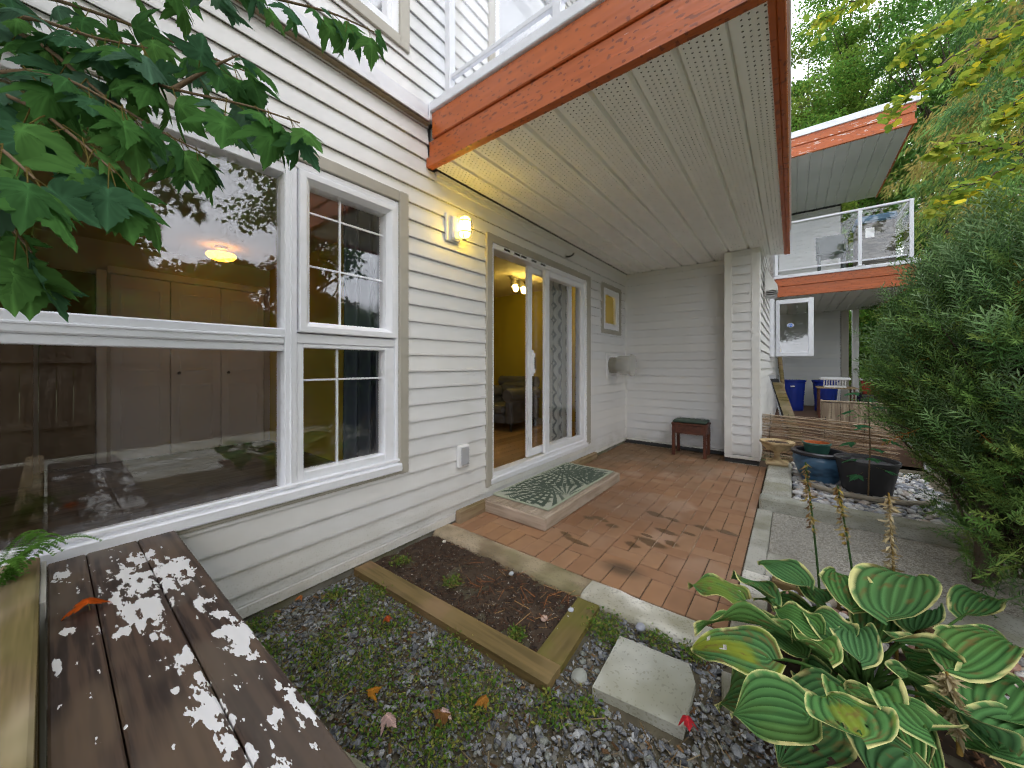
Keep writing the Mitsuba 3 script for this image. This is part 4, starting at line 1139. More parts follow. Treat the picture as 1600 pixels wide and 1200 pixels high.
def deck(z, rail, worn, cap):
    b = f'{nh}__balcony' if rail else f'{nh}__roof_overhang'
    xf = 8.93
    for k in range(10):
        y1, y0 = -1.72 - .19 * k, -1.72 - .19 * (k + 1)
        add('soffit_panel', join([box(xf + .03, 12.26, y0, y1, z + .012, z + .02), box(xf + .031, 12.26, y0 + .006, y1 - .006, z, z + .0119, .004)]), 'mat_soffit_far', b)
    add('deck', box(xf + .03, 12.28, -3.60, -1.71, z + .021, z + .36), 'mat_hidden', b)
    add('fascia_board', box(xf - .015, xf + .015, -3.655, -1.71, z + .19, z + .345, .005), worn, b)
    add('fascia_board', box(xf, xf + .0295, -3.640, -1.71, z - .012, z + .1895, .005), worn, b)
    add('fascia_trim', box(xf - .02, xf - .001, -3.66, -1.71, z - .014, z + .06, .005), worn, b)
    add('fascia_board', box(xf + .016, 12.3, -3.64, -3.612, z - .012, z + .345, .005), worn, b)
    add('cap_flashing', box(xf - .04, 12.3, -3.70, -1.705, z + .3455, z + .3455 + cap, .006), 'mat_flashing', b)
    if not rail:
        return b
    zt = z + .3455 + cap + .0005
    for y in (-1.76, -2.97, -3.60):
        add('railing_post', join([box(xf - .02, xf + .03, y - .025, y + .025, zt, zt + 1.0, .003), box(xf - .05, xf + .06, y - .055, y + .055, zt, zt + .012, .003)]), 'mat_flashing', b)
    for x in (10.3, 12.2):
        add('railing_post', box(x - .025, x + .025, -3.625, -3.575, zt, zt + 1.0, .003), 'mat_flashing', b)
    add('top_rail', box(xf - .022, xf + .032, -3.63, -1.72, zt + 1.001, zt + 1.035, .004), 'mat_flashing', b)
    add('bottom_rail', box(xf - .008, xf + .018, -3.574, -1.79, zt + .09, zt + .115, .003), 'mat_flashing', b)
    add('top_rail', box(xf + .033, 12.25, -3.63, -3.57, zt + 1.001, zt + 1.035, .004), 'mat_flashing', b)
    add('bottom_rail', box(xf + .035, 12.25, -3.61, -3.59, zt + .09, zt + .115, .003), 'mat_flashing', b)
    for y0, y1 in ((-2.944, -1.786), (-3.574, -2.996)):
        add('railing_glass', (np.array([[xf + .005, y0, zt + .116], [xf + .005, y1, zt + .116], [xf + .005, y1, zt + .98], [xf + .005, y0, zt + .98]]), np.array([[0, 1, 2, 3]])), 'mat_glass', b)
    add('railing_glass', box(xf + .06, 12.15, -3.602, -3.596, zt + .116, zt + .98), 'mat_glass', b)
    return b


deck(2.535, True, 'mat_red', .06)
deck(5.24, False, 'mat_red_worn', .12)
# casement window swung open from the side wall
cw = f'{nh}__casement_window'
tag(cw, 'white casement window swung wide open with a blue oval badge on the glass')
add('frame', join([box(7.42, 7.47, -1.760, -1.702, 1.31, 2.40, .004), box(7.98, 8.03, -1.760, -1.702, 1.31, 2.40, .004), box(7.471, 7.979, -1.760, -1.702, 1.31, 1.36, .004), box(7.471, 7.979, -1.760, -1.702, 2.35, 2.40, .004)]), 'mat_vinyl', cw)
add('dark_room', box(7.471, 7.979, -1.7025, -1.7005, 1.361, 2.349), 'mat_black', cw)
sy0, sy1, sz0, sz1, sx = -2.30, -1.775, 1.325, 2.325, 8.0
add('sash', join([box(sx - .022, sx + .022, sy0, sy0 + .075, sz0, sz1, .005), box(sx - .022, sx + .022, sy1 - .06, sy1, sz0, sz1, .005), box(sx - .021, sx + .021, sy0 + .0755, sy1 - .0605, sz0, sz0 + .075, .005), box(sx - .021, sx + .021, sy0 + .0755, sy1 - .0605, sz1 - .075, sz1, .005)]), 'mat_vinyl', cw)
add('pane', box(sx - .002, sx + .002, sy0 + .076, sy1 - .061, sz0 + .0755, sz1 - .0755), 'mat_glass', cw)
by, bz = -1.985, 1.87
ov = lathe([(0, 0), (.052, 0), (.052, .003), (0, .003)], 28, sx=1.0, sy=.72)
ovb = lathe([(0, 0), (.043, 0), (.043, .002), (0, .002)], 28, sx=1.0, sy=.70)
RX = T().translate([sx - .0025, by, bz]).rotate([0, 0, 1], -90).rotate([1, 0, 0], 90)
add('badge_rim', ov, 'mat_white_plastic', cw, to_world=RX)
add('badge', ovb, 'mat_badge_blue', cw, to_world=RX @ T().translate([0, 0, .0035]))
tx = meshkit.text_mesh('ADT', .028, .001, bold=True)
bb = tx.bounds
tx.apply_translation([-(bb[0][0] + bb[1][0]) / 2, -(bb[0][1] + bb[1][1]) / 2, 0])
add('badge_lettering', tx, 'mat_white_plastic', cw, to_world=RX @ T().translate([0, 0, .006]))

for i, (x, y, lab) in enumerate(((10.9, -2.03, 'tall blue plastic recycling bin near the casement window'), (11.1, -2.62, 'blue plastic recycling bin behind the white laundry basket'))):
    b = thing('recycling_bin', lab, 'bin', 'blue bins on the neighbouring patio')
    add('body', lathe([(0, 0), (.19, 0), (.205, .36), (.212, .362), (.225, .66), (.25, .68), (.25, .71), (.235, .712), (.215, .66), (.18, .03), (0, .03)], 28, (x, y, .105)), 'mat_bin_blue', b, smooth=35)
    add('print_mark', box(x - .238, x - .232, y - .03, y + .05, .66, .69) if i == 0 else box(x - .24, x - .232, y + .02, y + .07, .66, .69), 'mat_white_plastic', b)
tt = thing('side_table', 'thin-topped side table holding the white laundry basket', 'table')
add('top', box(9.55, 10.25, -3.02, -2.40, .70, .72, .004), 'mat_riser', tt)
for x in (9.6, 10.17):
    for y in (-2.98, -2.46):
        add('leg', box(x, x + .03, y, y + .03, .102, .6995), 'mat_dark_wood', tt)
lb = thing('laundry_basket', 'white slatted laundry basket on the neighbouring patio', 'basket')
add('rim', join([box(9.62, 10.12, -2.92, -2.88, .87, .92, .01), box(9.62, 10.12, -2.50, -2.46, .87, .92, .01), box(9.60, 9.64, -2.88, -2.50, .87, .92, .01), box(10.10, 10.14, -2.88, -2.50, .87, .92, .01)]), 'mat_white_plastic', lb)
add('base', box(9.66, 10.08, -2.86, -2.52, .7205, .745, .005), 'mat_white_plastic', lb)
for k in range(9):
    y = -2.85 + k * .04
    add('slat', prism([(9.665, .745), (9.675, .745), (9.635, .87), (9.625, .87)], 'y', y, y + .018), 'mat_white_plastic', lb)
wp = thing('wooden_planter', 'grey weathered board planter beyond the reed screen', 'planter')
for k in range(7):
    y1 = -2.36 - k * .098
    add('board', box(7.0, 7.028, y1 - .094, y1, .10, .625 + rng.normal(0, .004), .003), 'mat_grey_fence', wp)
add('top_rail', box(6.985, 7.06, -3.05, -2.34, .632, .652, .004), 'mat_grey_fence', wp)
add('side_board', box(7.0285, 7.5, -2.385, -2.36, .10, .625, .003), 'mat_grey_fence', wp)
add('soil', box(7.03, 7.5, -3.04, -2.386, .3, .56), 'mat_soil', wp)
for i, (x, dx, w, mt, lab) in enumerate(((6.75, .06, .05, 'mat_grey_plastic', 'grey strip leaning on the side wall, farthest of the three leaning boards'), (6.86, .08, .09, 'mat_black', 'dark board leaning on the side wall between grey strip and tan plank'), (7.02, .05, .06, 'mat_tan_board', 'tan wooden plank leaning on the side wall, nearest of the leaning boards'))):
    k = thing('leaning_board', lab, 'board')
    add('plank', prism([(-1.722 - .03 * i, 1.02 - .05 * i), (-1.80 - .05 * i, 1.02 - .05 * i), (-2.02 - .06 * i, .102), (-1.93 - .04 * i, .102)], 'x', x - .3 * i, x - .3 * i + .022), mt, k)
pole = thing('wooden_pole', 'tan wooden pole standing below the open casement window', 'pole')
add('pole', tube([(8.9, -1.90, .102), (8.9, -1.86, .8), (8.9, -1.80, 1.5)], .035, 10), 'mat_tan_board', pole, smooth=40)
rc = thing('red_bucket', 'red plastic bucket with pale rim half hidden by the yew', 'bucket')
add('body', lathe([(0, 0), (.12, 0), (.15, .26), (0, .26)], 20, (9.6, -3.20, .62)), 'mat_red_plastic', rc, smooth=40)
add('rim', lathe([(.15, .255), (.165, .26), (.165, .29), (.15, .292)], 20, (9.6, -3.20, .62)), 'mat_white_plastic', rc, smooth=40)
bx = thing('black_crate', 'black plastic crate under the red bucket', 'crate')
add('body', box(9.3, 9.95, -3.45, -3.03, .102, .6195, .02), 'mat_black', bx)
# balcony furniture
BZ = 2.942
sbx = thing('storage_box', 'brown wicker storage box with a blue lid on the neighbouring balcony', 'storage box')
add('body', box(9.45, 10.05, -3.50, -2.99, BZ, BZ + .90, .02), 'mat_wicker', sbx)
add('lid', box(9.42, 10.08, -3.52, -2.97, BZ + .9005, BZ + 1.03, .03), 'mat_lid_blue', sbx)
add('tag', box(9.440, 9.4485, -3.22, -3.10, BZ + .62, BZ + .80), 'mat_white_plastic', sbx)
ch = thing('garden_chair', 'dark green plastic garden chair behind the balcony glass', 'chair')
X, Y = 9.55, -2.62
add('seat', box(X - .23, X + .23, Y - .22, Y + .22, BZ + .38, BZ + .42, .012), 'mat_chair_green', ch)
for dx in (-.2, .17):
    for dy in (-.2, .16):
        add('leg', box(X + dx, X + dx + .04, Y + dy, Y + dy + .04, BZ, BZ + .379), 'mat_chair_green', ch)
for dy in (-.21, .21):
    add('arm', tube([(X - .2, Y + dy, BZ + .42), (X - .22, Y + dy, BZ + .60), (X - .1, Y + dy, BZ + .66), (X + .24, Y + dy, BZ + .68)], .022, 8), 'mat_chair_green', ch, smooth=True)
add('backrest', prism([(X + .21, BZ + .42), (X + .25, BZ + .42), (X + .33, BZ + .88), (X + .29, BZ + .88)], 'y', Y - .22, Y + .22), 'mat_chair_green', ch)

# white picket fence behind the yew; dark board fence across the garden behind the viewer
pf = thing('picket_fence', 'low white picket fence running behind the yew shrub', 'fence')
for k in range(26):
    x = 3.75 + k * .14
    add('picket', prism([(x, -.1), (x + .07, -.1), (x + .07, .50), (x + .035, .54), (x, .50)], 'y', -3.30, -3.282), 'mat_flashing', pf)
add('rail', join([box(3.7, 7.45, -3.281, -3.25, z, z + .06) for z in (.05, .36)]), 'mat_flashing', pf)
bf = thing('board_fence', 'dark weathered board fence across the garden behind the yew', 'fence')
for k in range(110):
    x = -6 + k * .152
    add('board', box(x, x + .145, -6.02, -6.0, -.15, 1.55 + rng.normal(0, .01)), 'mat_fence_dark', bf)
add('rail', join([box(-6, 10.7, -5.999, -5.96, z, z + .08) for z in (.3, 1.2)]), 'mat_fence_dark', bf)
add('garden_path', join([box(-6, 2.42, -5.9, -2.55, -.14, -.11), box(2.42, 12, -5.9, -3.75, -.14, -.112)]), 'mat_concrete', kind='structure')

# ------------------------------------------------------------------ plants


def vary(r, palette, n, lo=.7, hi=1.3):
    p = np.asarray(palette)
    return p[r.integers(len(p), size=n)] * r.uniform(lo, hi, (n, 1))


# variegated hosta: ribbed heart-shaped leaves on long stalks
hosta = thing('hosta', 'big variegated hosta with ribbed green leaves edged yellow and tall seed stalks', 'hosta')
CROWN = np.array([1.74, -2.20, -0.02])
r = np.random.default_rng(71)


def hosta_leaf(base, tip, width, cup=0.25, droop=0.10, roll=0.0, yellow=0.0, up=(0, 0, 1.0), seed=0, stalk=True, pale=0.0):
    base, tip = np.asarray(base, float), np.asarray(tip, float)
    L = np.linalg.norm(tip - base)
    d = (tip - base) / L
    up = np.asarray(up, float)
    s = np.cross(d, up)
    s /= np.linalg.norm(s) + 1e-9
    u = np.cross(s, d)
    s, u = s * math.cos(roll) + u * math.sin(roll), u * math.cos(roll) - s * math.sin(roll)
    nu, nv = 22, 25
    t = np.linspace(0, 1, nu)
    w = np.sin(np.pi * np.clip(t, 0, 1) ** 0.60) ** 0.78 * (1 - 0.10 * t)
    w = w * (1 - .5 * np.clip((t - .68) / .32, 0, 1) ** 1.5)
    w = w / w.max() * width / 2
    w[-1] = 0.0008
    q = np.linspace(-1, 1, nv)
    Q, Tm = np.meshgrid(q, t)
    rr = np.random.default_rng(seed)
    wav = rr.uniform(.008, .022) * np.sin(Tm * rr.uniform(7, 11) + rr.uniform(0, 6)) * Q ** 2 * np.sign(Q + .01)
    rib = 0.0036 * np.cos(Q * np.pi * 8.5) * np.sin(np.pi * Tm) ** .6
    lobe = -0.16 * L * (1 - Tm) ** 3 * np.abs(Q) ** 1.5
    h = cup * w[:, None] * Q ** 2 * 1.0 - np.abs(Q) * .03 * w[:, None] - droop * L * Tm ** 2.2 + 0.10 * L * np.sin(np.pi * Tm) + wav + rib
    P = base + (Tm * L + lobe)[..., None] * d + (Q * w[:, None])[..., None] * s + h[..., None] * u
    v = P.reshape(-1, 3)
    f = [[i * nv + j, i * nv + j + 1, (i + 1) * nv + j + 1, (i + 1) * nv + j] for i in range(nu - 1) for j in range(nv - 1)]
    edge = np.maximum(np.abs(Q), (np.abs(Tm - .48) / .52) ** 6)
    nz = meshkit.fbm(np.column_stack([Q.ravel() * 5 + seed, Tm.ravel() * 9, np.full(Q.size, seed * 1.7)])).reshape(Q.shape) - .5
    m = np.clip((edge + nz * .42 - .905) / .05, 0, 1)[..., None]
    g = np.array([.075, .185, .050]) * (1 + 0.55 * np.cos(Q * np.pi * 8.5))[..., None]
    g = g * (1 - pale) + np.array([.09, .20, .10]) * pale * (1 + 0.4 * np.cos(Q * np.pi * 8.5))[..., None]
    blotch = np.clip((meshkit.fbm(np.column_stack([Q.ravel() * 1.6 + seed * 3, Tm.ravel() * 2.4, np.full(Q.size, 3.0 + seed)])).reshape(Q.shape) - .40) / .2, 0, 1)[..., None] * yellow
    g = g * (1 - blotch) + np.array([.26, .30, .035]) * blotch
    c = g * (1 - m) + np.array([.74, .70, .30]) * m
    spot = np.clip((meshkit.fbm(np.column_stack([Q.ravel() * 6 + seed * 7, Tm.ravel() * 11, np.full(Q.size, 9.0 + seed)])).reshape(Q.shape) - .66) / .04, 0, 1)[..., None] * (seed % 3 != 0)
    c = c * (1 - spot * .7) + np.array([.20, .13, .05]) * spot * .7
    if seed % 3 == 1:      # slug holes
        gone = {int(x) for a_ in rr.integers(2 * nv, (nu - 4) * (nv - 1), rr.integers(2, 5)) for x in ((a_, a_ + 1, a_ + nv - 1) if rr.random() < .4 else (a_,))}
        f = [q_ for i_, q_ in enumerate(f) if i_ not in gone]
    parts = [(v, raw((v, np.array(f)))[1], c.reshape(-1, 3))]
    if stalk:
        mid = (CROWN + base) / 2 + np.array([0, 0, .05]) + (base - CROWN) * [-.12, -.12, 0.05]
        k = np.linspace(0, 1, 9)[:, None]
        end = base + d * L * .04 + u * 0.002
        path = (1 - k) ** 2 * (CROWN + rr.normal(0, .03, 3) * [1, 1, 0]) + 2 * k * (1 - k) * mid + k ** 2 * end
        tv, tf = tube(path, np.linspace(.0075, .0042, 9), 6)
        parts.append((tv, tf, np.tile([.085, .17, .045], (len(tv), 1))))
    mm, cc = merge(parts)
    add('leaf', mm, 'mat_hosta', hosta, color=cc, smooth=True)


HL = [  # base pixel, tip pixel, heights of base and tip (m), width, cup, roll, yellow
    ((1160, 937), (1074, 908), .20, .19, .155, .12, .15, .45), ((1200, 935), (1143, 896), .16, .12, .15, .2, -.3, 0), ((1256, 912), (1181, 873), .24, .22, .13, .25, .35, .05),
    ((1203, 1030), (1076, 1006), .30, .24, .19, .1, .2, .9), ((1218, 988), (1083, 971), .33, .27, .10, .6, -.7, .1), ((1277, 988), (1205, 946), .26, .26, .11, .3, .3, .05),
    ((1287, 940), (1244, 908), .20, .17, .13, .3, .0, 0), ((1330, 948), (1306, 885), .27, .30, .17, .35, .0, .05), ((1318, 1003), (1262, 950), .26, .24, .14, .3, .2, .05),
    ((1292, 1028), (1238, 992), .36, .33, .11, .5, -.2, .1), ((1197, 1085), (1115, 1100), .16, .05, .17, .2, .1, .1), ((1262, 1120), (1138, 1108), .36, .31, .20, .15, .1, .1),
    ((1345, 1150), (1292, 1078), .42, .42, .16, .25, .1, .7), ((1392, 960), (1428, 886), .30, .33, .24, .3, .2, .05), ((1430, 985), (1462, 952), .24, .18, .14, .4, .3, .1),
    ((1490, 1040), (1588, 990), .26, .22, .15, .12, -.15, .1), ((1408, 1005), (1520, 1056), .30, .22, .13, .5, .5, .05), ((1344, 1030), (1333, 972), .28, .26, .12, .4, .2, 0),
    ((1552, 1120), (1612, 1062), .22, .16, .17, .2, .0, 0), ((1372, 1108), (1318, 1072), .38, .34, .17, .25, .1, .1), ((1450, 1142), (1394, 1092), .42, .38, .15, .2, .0, .05),
    ((1262, 960), (1175, 930), .10, .07, .12, .2, .2, 0), ((1305, 1080), (1225, 1140), .20, .10, .16, .2, .1, 0), ((1420, 1060), (1470, 1105), .25, .17, .16, .2, .2, .1),
    ((1495, 1110), (1545, 1160), .30, .22, .18, .2, .1, 0), ((1365, 1000), (1380, 935), .20, .18, .14, .3, .1, 0), ((1250, 1020), (1175, 975), .14, .10, .12, .2, .1, .1), ((1300, 1130), (1210, 1190), .30, .2, .18, .2, .1, 0),
    ((1420, 1180), (1370, 1240), .4, .33, .17, .2, .0, .1), ((1560, 1170), (1640, 1140), .24, .18, .16, .2, .0, 0), ((1510, 960), (1560, 930), .12, .08, .14, .2, .0, 0), ((1285, 1060), (1240, 1050), .12, .06, .13, .2, .3, 0)]
for i, (b, t, zb, zt, w, cup, roll, ye) in enumerate(HL):
    hosta_leaf(ptz(*b, zb), ptz(*t, zt), w, cup, .10, roll, ye, seed=100 + i, pale=r.random() * .5)
for i in range(16):
    a = r.uniform(0, 2 * np.pi)
    d = np.array([math.cos(a), math.sin(a), 0])
    b = CROWN + d * r.uniform(.12, .24) + [0, 0, r.uniform(.10, .22)]
    hosta_leaf(b, b + d * r.uniform(.12, .17) + [0, 0, r.uniform(-.08, .01)], r.uniform(.10, .14), .25, .12, r.normal(0, .2), 0, seed=300 + i)


def scape(bot, top, tb, tt, dried, lab, dry_from=.6):
    """A flower stalk: pixel and distance of foot and head; the upper part carries dried seed pods."""
    p0, p1 = pt(*bot, tb), pt(*top, tt)
    k = np.linspace(0, 1, 14)[:, None]
    path = p0 + (p1 - p0) * k + np.array([.012, -.008, 0]) * np.sin(k * 3.0)
    rad = np.linspace(.0062, .0034, 14)
    v, f = tube(path, rad, 7)
    col = np.tile(np.array([.06, .12, .04]) if not dried else np.array([.34, .22, .06]), (len(v), 1))
    ms = [(v, f, col)]
    n = 170 if dried else 90
    q = dry_from + (1 - dry_from) * r.random(n) ** .9
    P = p0 + (p1 - p0) * q[:, None]
    a = r.uniform(0, 2 * np.pi, n)
    D = np.stack([np.cos(a), np.sin(a), r.uniform(-1.6, .3, n)], -1)
    pal = [(.30, .20, .07), (.42, .32, .14), (.20, .12, .05), (.50, .38, .08)]
    if dried:
        pal = [(.46, .38, .22), (.52, .44, .28), (.36, .27, .15)]
    ms.append(cards(P, D, r.normal(0, 1, (n, 3)), r.uniform(.014, .046, n), r.uniform(.006, .014, n), vary(r, pal, n), fold=.5))
    for j in range(5):
        z = .2 + j * .09
        ms.append(cards(p0 + (p1 - p0) * z + np.zeros((1, 3)), np.array([[math.cos(j * 2.4), math.sin(j * 2.4), .8]]), np.array([[0.3, 0, 1.0]]), .03, .010, np.array([[.10, .17, .05]])))
    m, c = merge(ms)
    add('seed_stalk', m, 'mat_leaf', hosta, color=c, smooth=True, label=lab)


scape((1287, 1010), (1258, 722), 1.75, 1.95, False, 'green seed stalk nearest the brick patio')
scape((1345, 1000), (1308, 758), 1.65, 1.85, False, 'green seed stalk with brown and yellow dried pods')
scape((1402, 1100), (1388, 770), 1.35, 1.55, True, 'straw-coloured dry seed stalk with shaggy pods', .45)
scape((1500, 1180), (1478, 1050), 0.95, 0.98, True, 'short dry seed stalk with orange-brown pods at the lower right', .25)
scape((1432, 1100), (1428, 978), 1.25, 1.30, True, 'bare cut tan stalk among the leaves', .98)

# maple branches hanging in from the upper left
maple = thing('maple_tree', 'maple with large dark green lobed leaves hanging over the picture window at upper left', 'maple')
half = np.array([(0, 0), (.09, -.06), (.20, -.09), (.33, -.05), (.30, .03), (.40, .05), (.47, .14), (.44, .17), (.52, .22), (.66, .40), (.55, .375), (.53, .42), (.44, .37), (.36, .36), (.24, .35), (.27, .45), (.33, .52), (.265, .53), (.275, .61), (.21, .61), (.19, .71), (.13, .73), (.105, .83), (.05, .90), (0, 1.0)])
OUT = np.vstack([half, (half * [-1, 1])[::-1][1:-1]])


def maple_mesh(fold, curl, droop, size, colr):
    n = len(OUT)
    c0 = np.array([0, .26])
    rings = [c0 + (OUT - c0) * k for k in (.34, .68, 1.0)]
    v2 = np.vstack([[c0], *rings])
    f = [[0, 1 + j, 1 + (j + 1) % n] for j in range(n)]
    for a in range(2):
        o, p = 1 + a * n, 1 + (a + 1) * n
        for j in range(n):
            k = (j + 1) % n
            f += [[o + j, p + j, p + k], [o + j, p + k, o + k]]
    x, y = v2[:, 0], v2[:, 1]
    z = -fold * np.abs(x) ** 1.3 - droop * np.clip(y, 0, 1) ** 2 - curl * x * x + 0.02 * np.sin(x * 17) * np.sin(y * 13)
    v = np.stack([x, y - .25 * droop * y * y, z], -1) * size
    vein = np.minimum.reduce([np.abs(x), np.abs(np.abs(x) * .62 - y + .02) * .9 + .02, np.abs(np.abs(x) * .1 + y - .05) + .03])
    c = np.asarray(colr) * (1 + .5 * np.clip(1 - vein / .03, 0, 1))[:, None] * np.random.default_rng(int(size * 1e5)).uniform(.85, 1.15, (len(v), 1))
    pet = tube([(0, -.55 * size, .05 * size), (0, -.25 * size, .035 * size), (0, .02 * size, 0)], .0013, 5, caps=False)
    return merge([(v, np.array(f), c), (pet[0], pet[1], np.tile([.20, .16, .05], (len(pet[0]), 1)))])


r = np.random.default_rng(83)
PROTO = []
for k in range(14):
    colr = [(.055, .145, .045), (.07, .18, .045), (.05, .125, .06), (.085, .20, .05), (.085, .17, .105)][k % 5]
    mm, cc = maple_mesh(r.uniform(.15, .75), r.uniform(-.2, .7), r.uniform(.05, .7), .118 + .003 * (k % 5), colr)
    PROTO.append(mikit.ply(mm, 'mat_leaf', smooth=True, color=cc))


def place(origin, fwd, up, scale=1.0):
    f = np.asarray(fwd, float) / np.linalg.norm(fwd)
    s = np.cross(f, up)
    s /= np.linalg.norm(s) + 1e-9
    u = np.cross(s, f)
    m = np.eye(4)
    m[:3, 0], m[:3, 1], m[:3, 2], m[:3, 3] = s * scale, f * scale, u * scale, origin
    return mi.ScalarTransform4f(m.tolist())


def maple_leaf(p, fwd, up, scale):
    add('leaf', PROTO[r.integers(len(PROTO))], None, maple, to_world=place(p, fwd, up, scale))


TW = [  # twigs: (u, v, distance) waypoints, number of leaf pairs, leaf scale
    ([(-260, -40, 1.15), (-40, 20, .98), (130, 95, .92), (270, 140, .90), (390, 165, .90), (468, 192, .90)], 13, 1.0),
    ([(-40, 20, .98), (70, 70, .90), (160, 150, .88), (250, 205, .88), (318, 240, .88)], 10, 1.05),
    ([(-260, -40, 1.15), (60, -10, 1.05), (210, 40, 1.02), (330, 90, 1.02), (400, 118, 1.02)], 11, 1.0),
    ([(-300, 60, .95), (-60, 120, .74), (60, 170, .70), (130, 225, .68), (180, 270, .68)], 9, 1.0),
    ([(-300, 60, .95), (-120, 180, .66), (0, 230, .58), (55, 280, .56)], 7, 1.0),
    ([(-300, 160, .95), (-90, 300, .72), (10, 345, .70), (50, 395, .70)], 7, .95),
    ([(60, -10, 1.05), (250, -35, 1.02), (420, -5, 1.05), (520, 20, 1.08), (585, 50, 1.10)], 9, .8),
    ([(-260, -40, 1.15), (20, -70, 1.1), (220, -80, 1.05), (380, -60, 1.05)], 8, 1.0),
    ([(-40, 20, .98), (60, 30, .93), (150, 60, .9), (230, 75, .9)], 9, 1.0),
    ([(-60, 120, .74), (50, 110, .72), (120, 130, .72), (200, 175, .74)], 8, 1.0),
    ([(270, 140, .90), (330, 105, .92), (375, 85, .94)], 3, .75)]
bt = []
view = ray(200, 250) / np.linalg.norm(ray(200, 250))
for wp_, n, sc in TW:
    P = np.array([pt(*w) for w in wp_])
    k = np.linspace(0, len(P) - 1, 24)
    path = np.stack([np.interp(k, np.arange(len(P)), P[:, i]) for i in range(3)], -1)
    for _ in range(2):
        path[1:-1] = (path[:-2] + 2 * path[1:-1] + path[2:]) / 4
    bt.append(tube(path, np.linspace(.0062, .0016, len(path)), 6))
    d = np.gradient(path, axis=0)
    for j in range(n):
        q = 3 + (len(path) - 4) * (j + .6) / n
        i = int(min(q, len(path) - 1))
        for sgn in ((-1, 1) if j < n - 1 else (-1, 0, 1)):
            dirv = d[i] / np.linalg.norm(d[i])
            side = np.cross(dirv, [0, 0, 1]) * sgn
            hang = dirv * r.uniform(.5, 1.0) + side * r.uniform(.3, .9) + np.array([0, 0, -r.uniform(.35, 1.3)]) + r.normal(0, .22, 3)
            upv = np.array([0, 0, 1.0]) + r.normal(0, .35, 3) - view * r.uniform(0, .5)
            f = hang / np.linalg.norm(hang)
            s_ = sc * r.uniform(.52, 1.0)
            maple_leaf(path[i] + f * .062 * s_, hang, upv, s_)
add('branch', join(bt), 'mat_twig', maple, smooth=True)
add('limb', tube([(-1.6, -.75, -.1), (-1.62, -.8, 1.2), (-1.5, -.8, 2.1), (-1.15, -.85, 2.5), tuple(pt(-260, -40, 1.15))], [.09, .08, .06, .03, .008], 10), 'mat_bark', maple, smooth=True)
# the rest of the small tree, above and behind the viewer
n = 5200
P = np.array([-1.7, -1.6, 3.1]) + unit(r.normal(0, 1, (n, 3))) * (r.random((n, 1)) ** .4) * [1.3, 1.4, 1.0]
P = P[(P[:, 2] > 2.5) | (P[:, 0] < -1.0)]
n = len(P)
m, c = merge([cards(P, r.normal(0, 1, (n, 3)) + [0, 0, -.6], r.normal(0, .5, (n, 3)) + [0, 0, 1], r.uniform(.09, .13, n), r.uniform(.08, .12, n), vary(r, [(.022, .08, .018), (.03, .10, .022)], n))])
add('crown', m, 'mat_leaf', maple, color=c)

# fallen leaves
LEAFCOL = [(.50, .12, .02), (.42, .16, .03), (.55, .36, .33), (.30, .10, .05), (.50, .30, .06)]
FALL = [((138, 943), .512, 1, (.55, .10, .015), .62, 'orange fallen leaf lying on the peeling bench'), ((575, 1080), -.015, 0, (.46, .20, .03), .45, 'orange-brown fallen leaf in the weeds near the concrete blocks'), ((603, 1116), -.015, 0, (.62, .42, .38), .48, 'pale pink fallen leaf on the gravel at the bottom edge'),
        ((690, 1108), -.015, 0, (.66, .48, .44), .40, 'small pale pink fallen leaf right of the other pink leaf'), ((1073, 1118), .012, 0, (.55, .04, .05), .38, 'bright red fallen leaf at the corner of the paving slab'), ((470, 930), -.02, 0, (.45, .16, .05), .30, 'small rusty fallen leaf on the gravel near the house wall'),
        ((605, 962), -.01, 0, (.42, .09, .03), .33, 'small red-brown fallen leaf among the weeds in mid gravel'), ((760, 1088), -.015, 0, (.42, .19, .04), .42, 'curled orange-brown leaf on the gravel near the timber corner'), ((700, 1118), -.018, 0, (.22, .11, .04), .55, 'large brown fallen leaf at the bottom of the gravel')]
for (u, v), z, b, colr, sc, lab in FALL:
    mm, cc = maple_mesh(.35, .7, .3, .12, colr)
    add('fallen_leaf', mm, 'mat_leaf', color=cc, smooth=True, label=lab, cat='fallen leaf', to_world=place(ptz(u, v, z + .030), (r.normal(), r.normal(), .05), (0, 0, 1.0), sc))

# yew shrub on the right
yew = thing('yew_shrub', 'large dark green yew shrub with long needles at the right edge', 'shrub')


def shoots(protos, P, D, S, r, palette, tipcol):
    """Instances of needle shoots joined in one mesh."""
    out = []
    for k, (pv, pf, pc) in enumerate(protos):
        sel = np.arange(len(P)) % len(protos) == k
        p, d, s = P[sel], unit(D[sel]), S[sel]
        n = len(p)
        a = unit(np.cross(d, r.normal(0, 1, (n, 3))))
        b = np.cross(d, a)
        R = np.stack([a, b, d], -1) * s[:, None, None]
        v = np.einsum('nij,kj->nki', R, pv) + p[:, None]
        tint = vary(r, palette, n, .6, 1.35)
        c = tint[:, None] * (1 - pc[None, :, None]) + (tint * .4 + np.asarray(tipcol) * .6)[:, None] * pc[None, :, None]
        f = (pf[None] + (np.arange(n) * len(pv))[:, None, None]).reshape(-1, 3)
        out.append((v.reshape(-1, 3), f, c.reshape(-1, 3)))
    return merge(out)


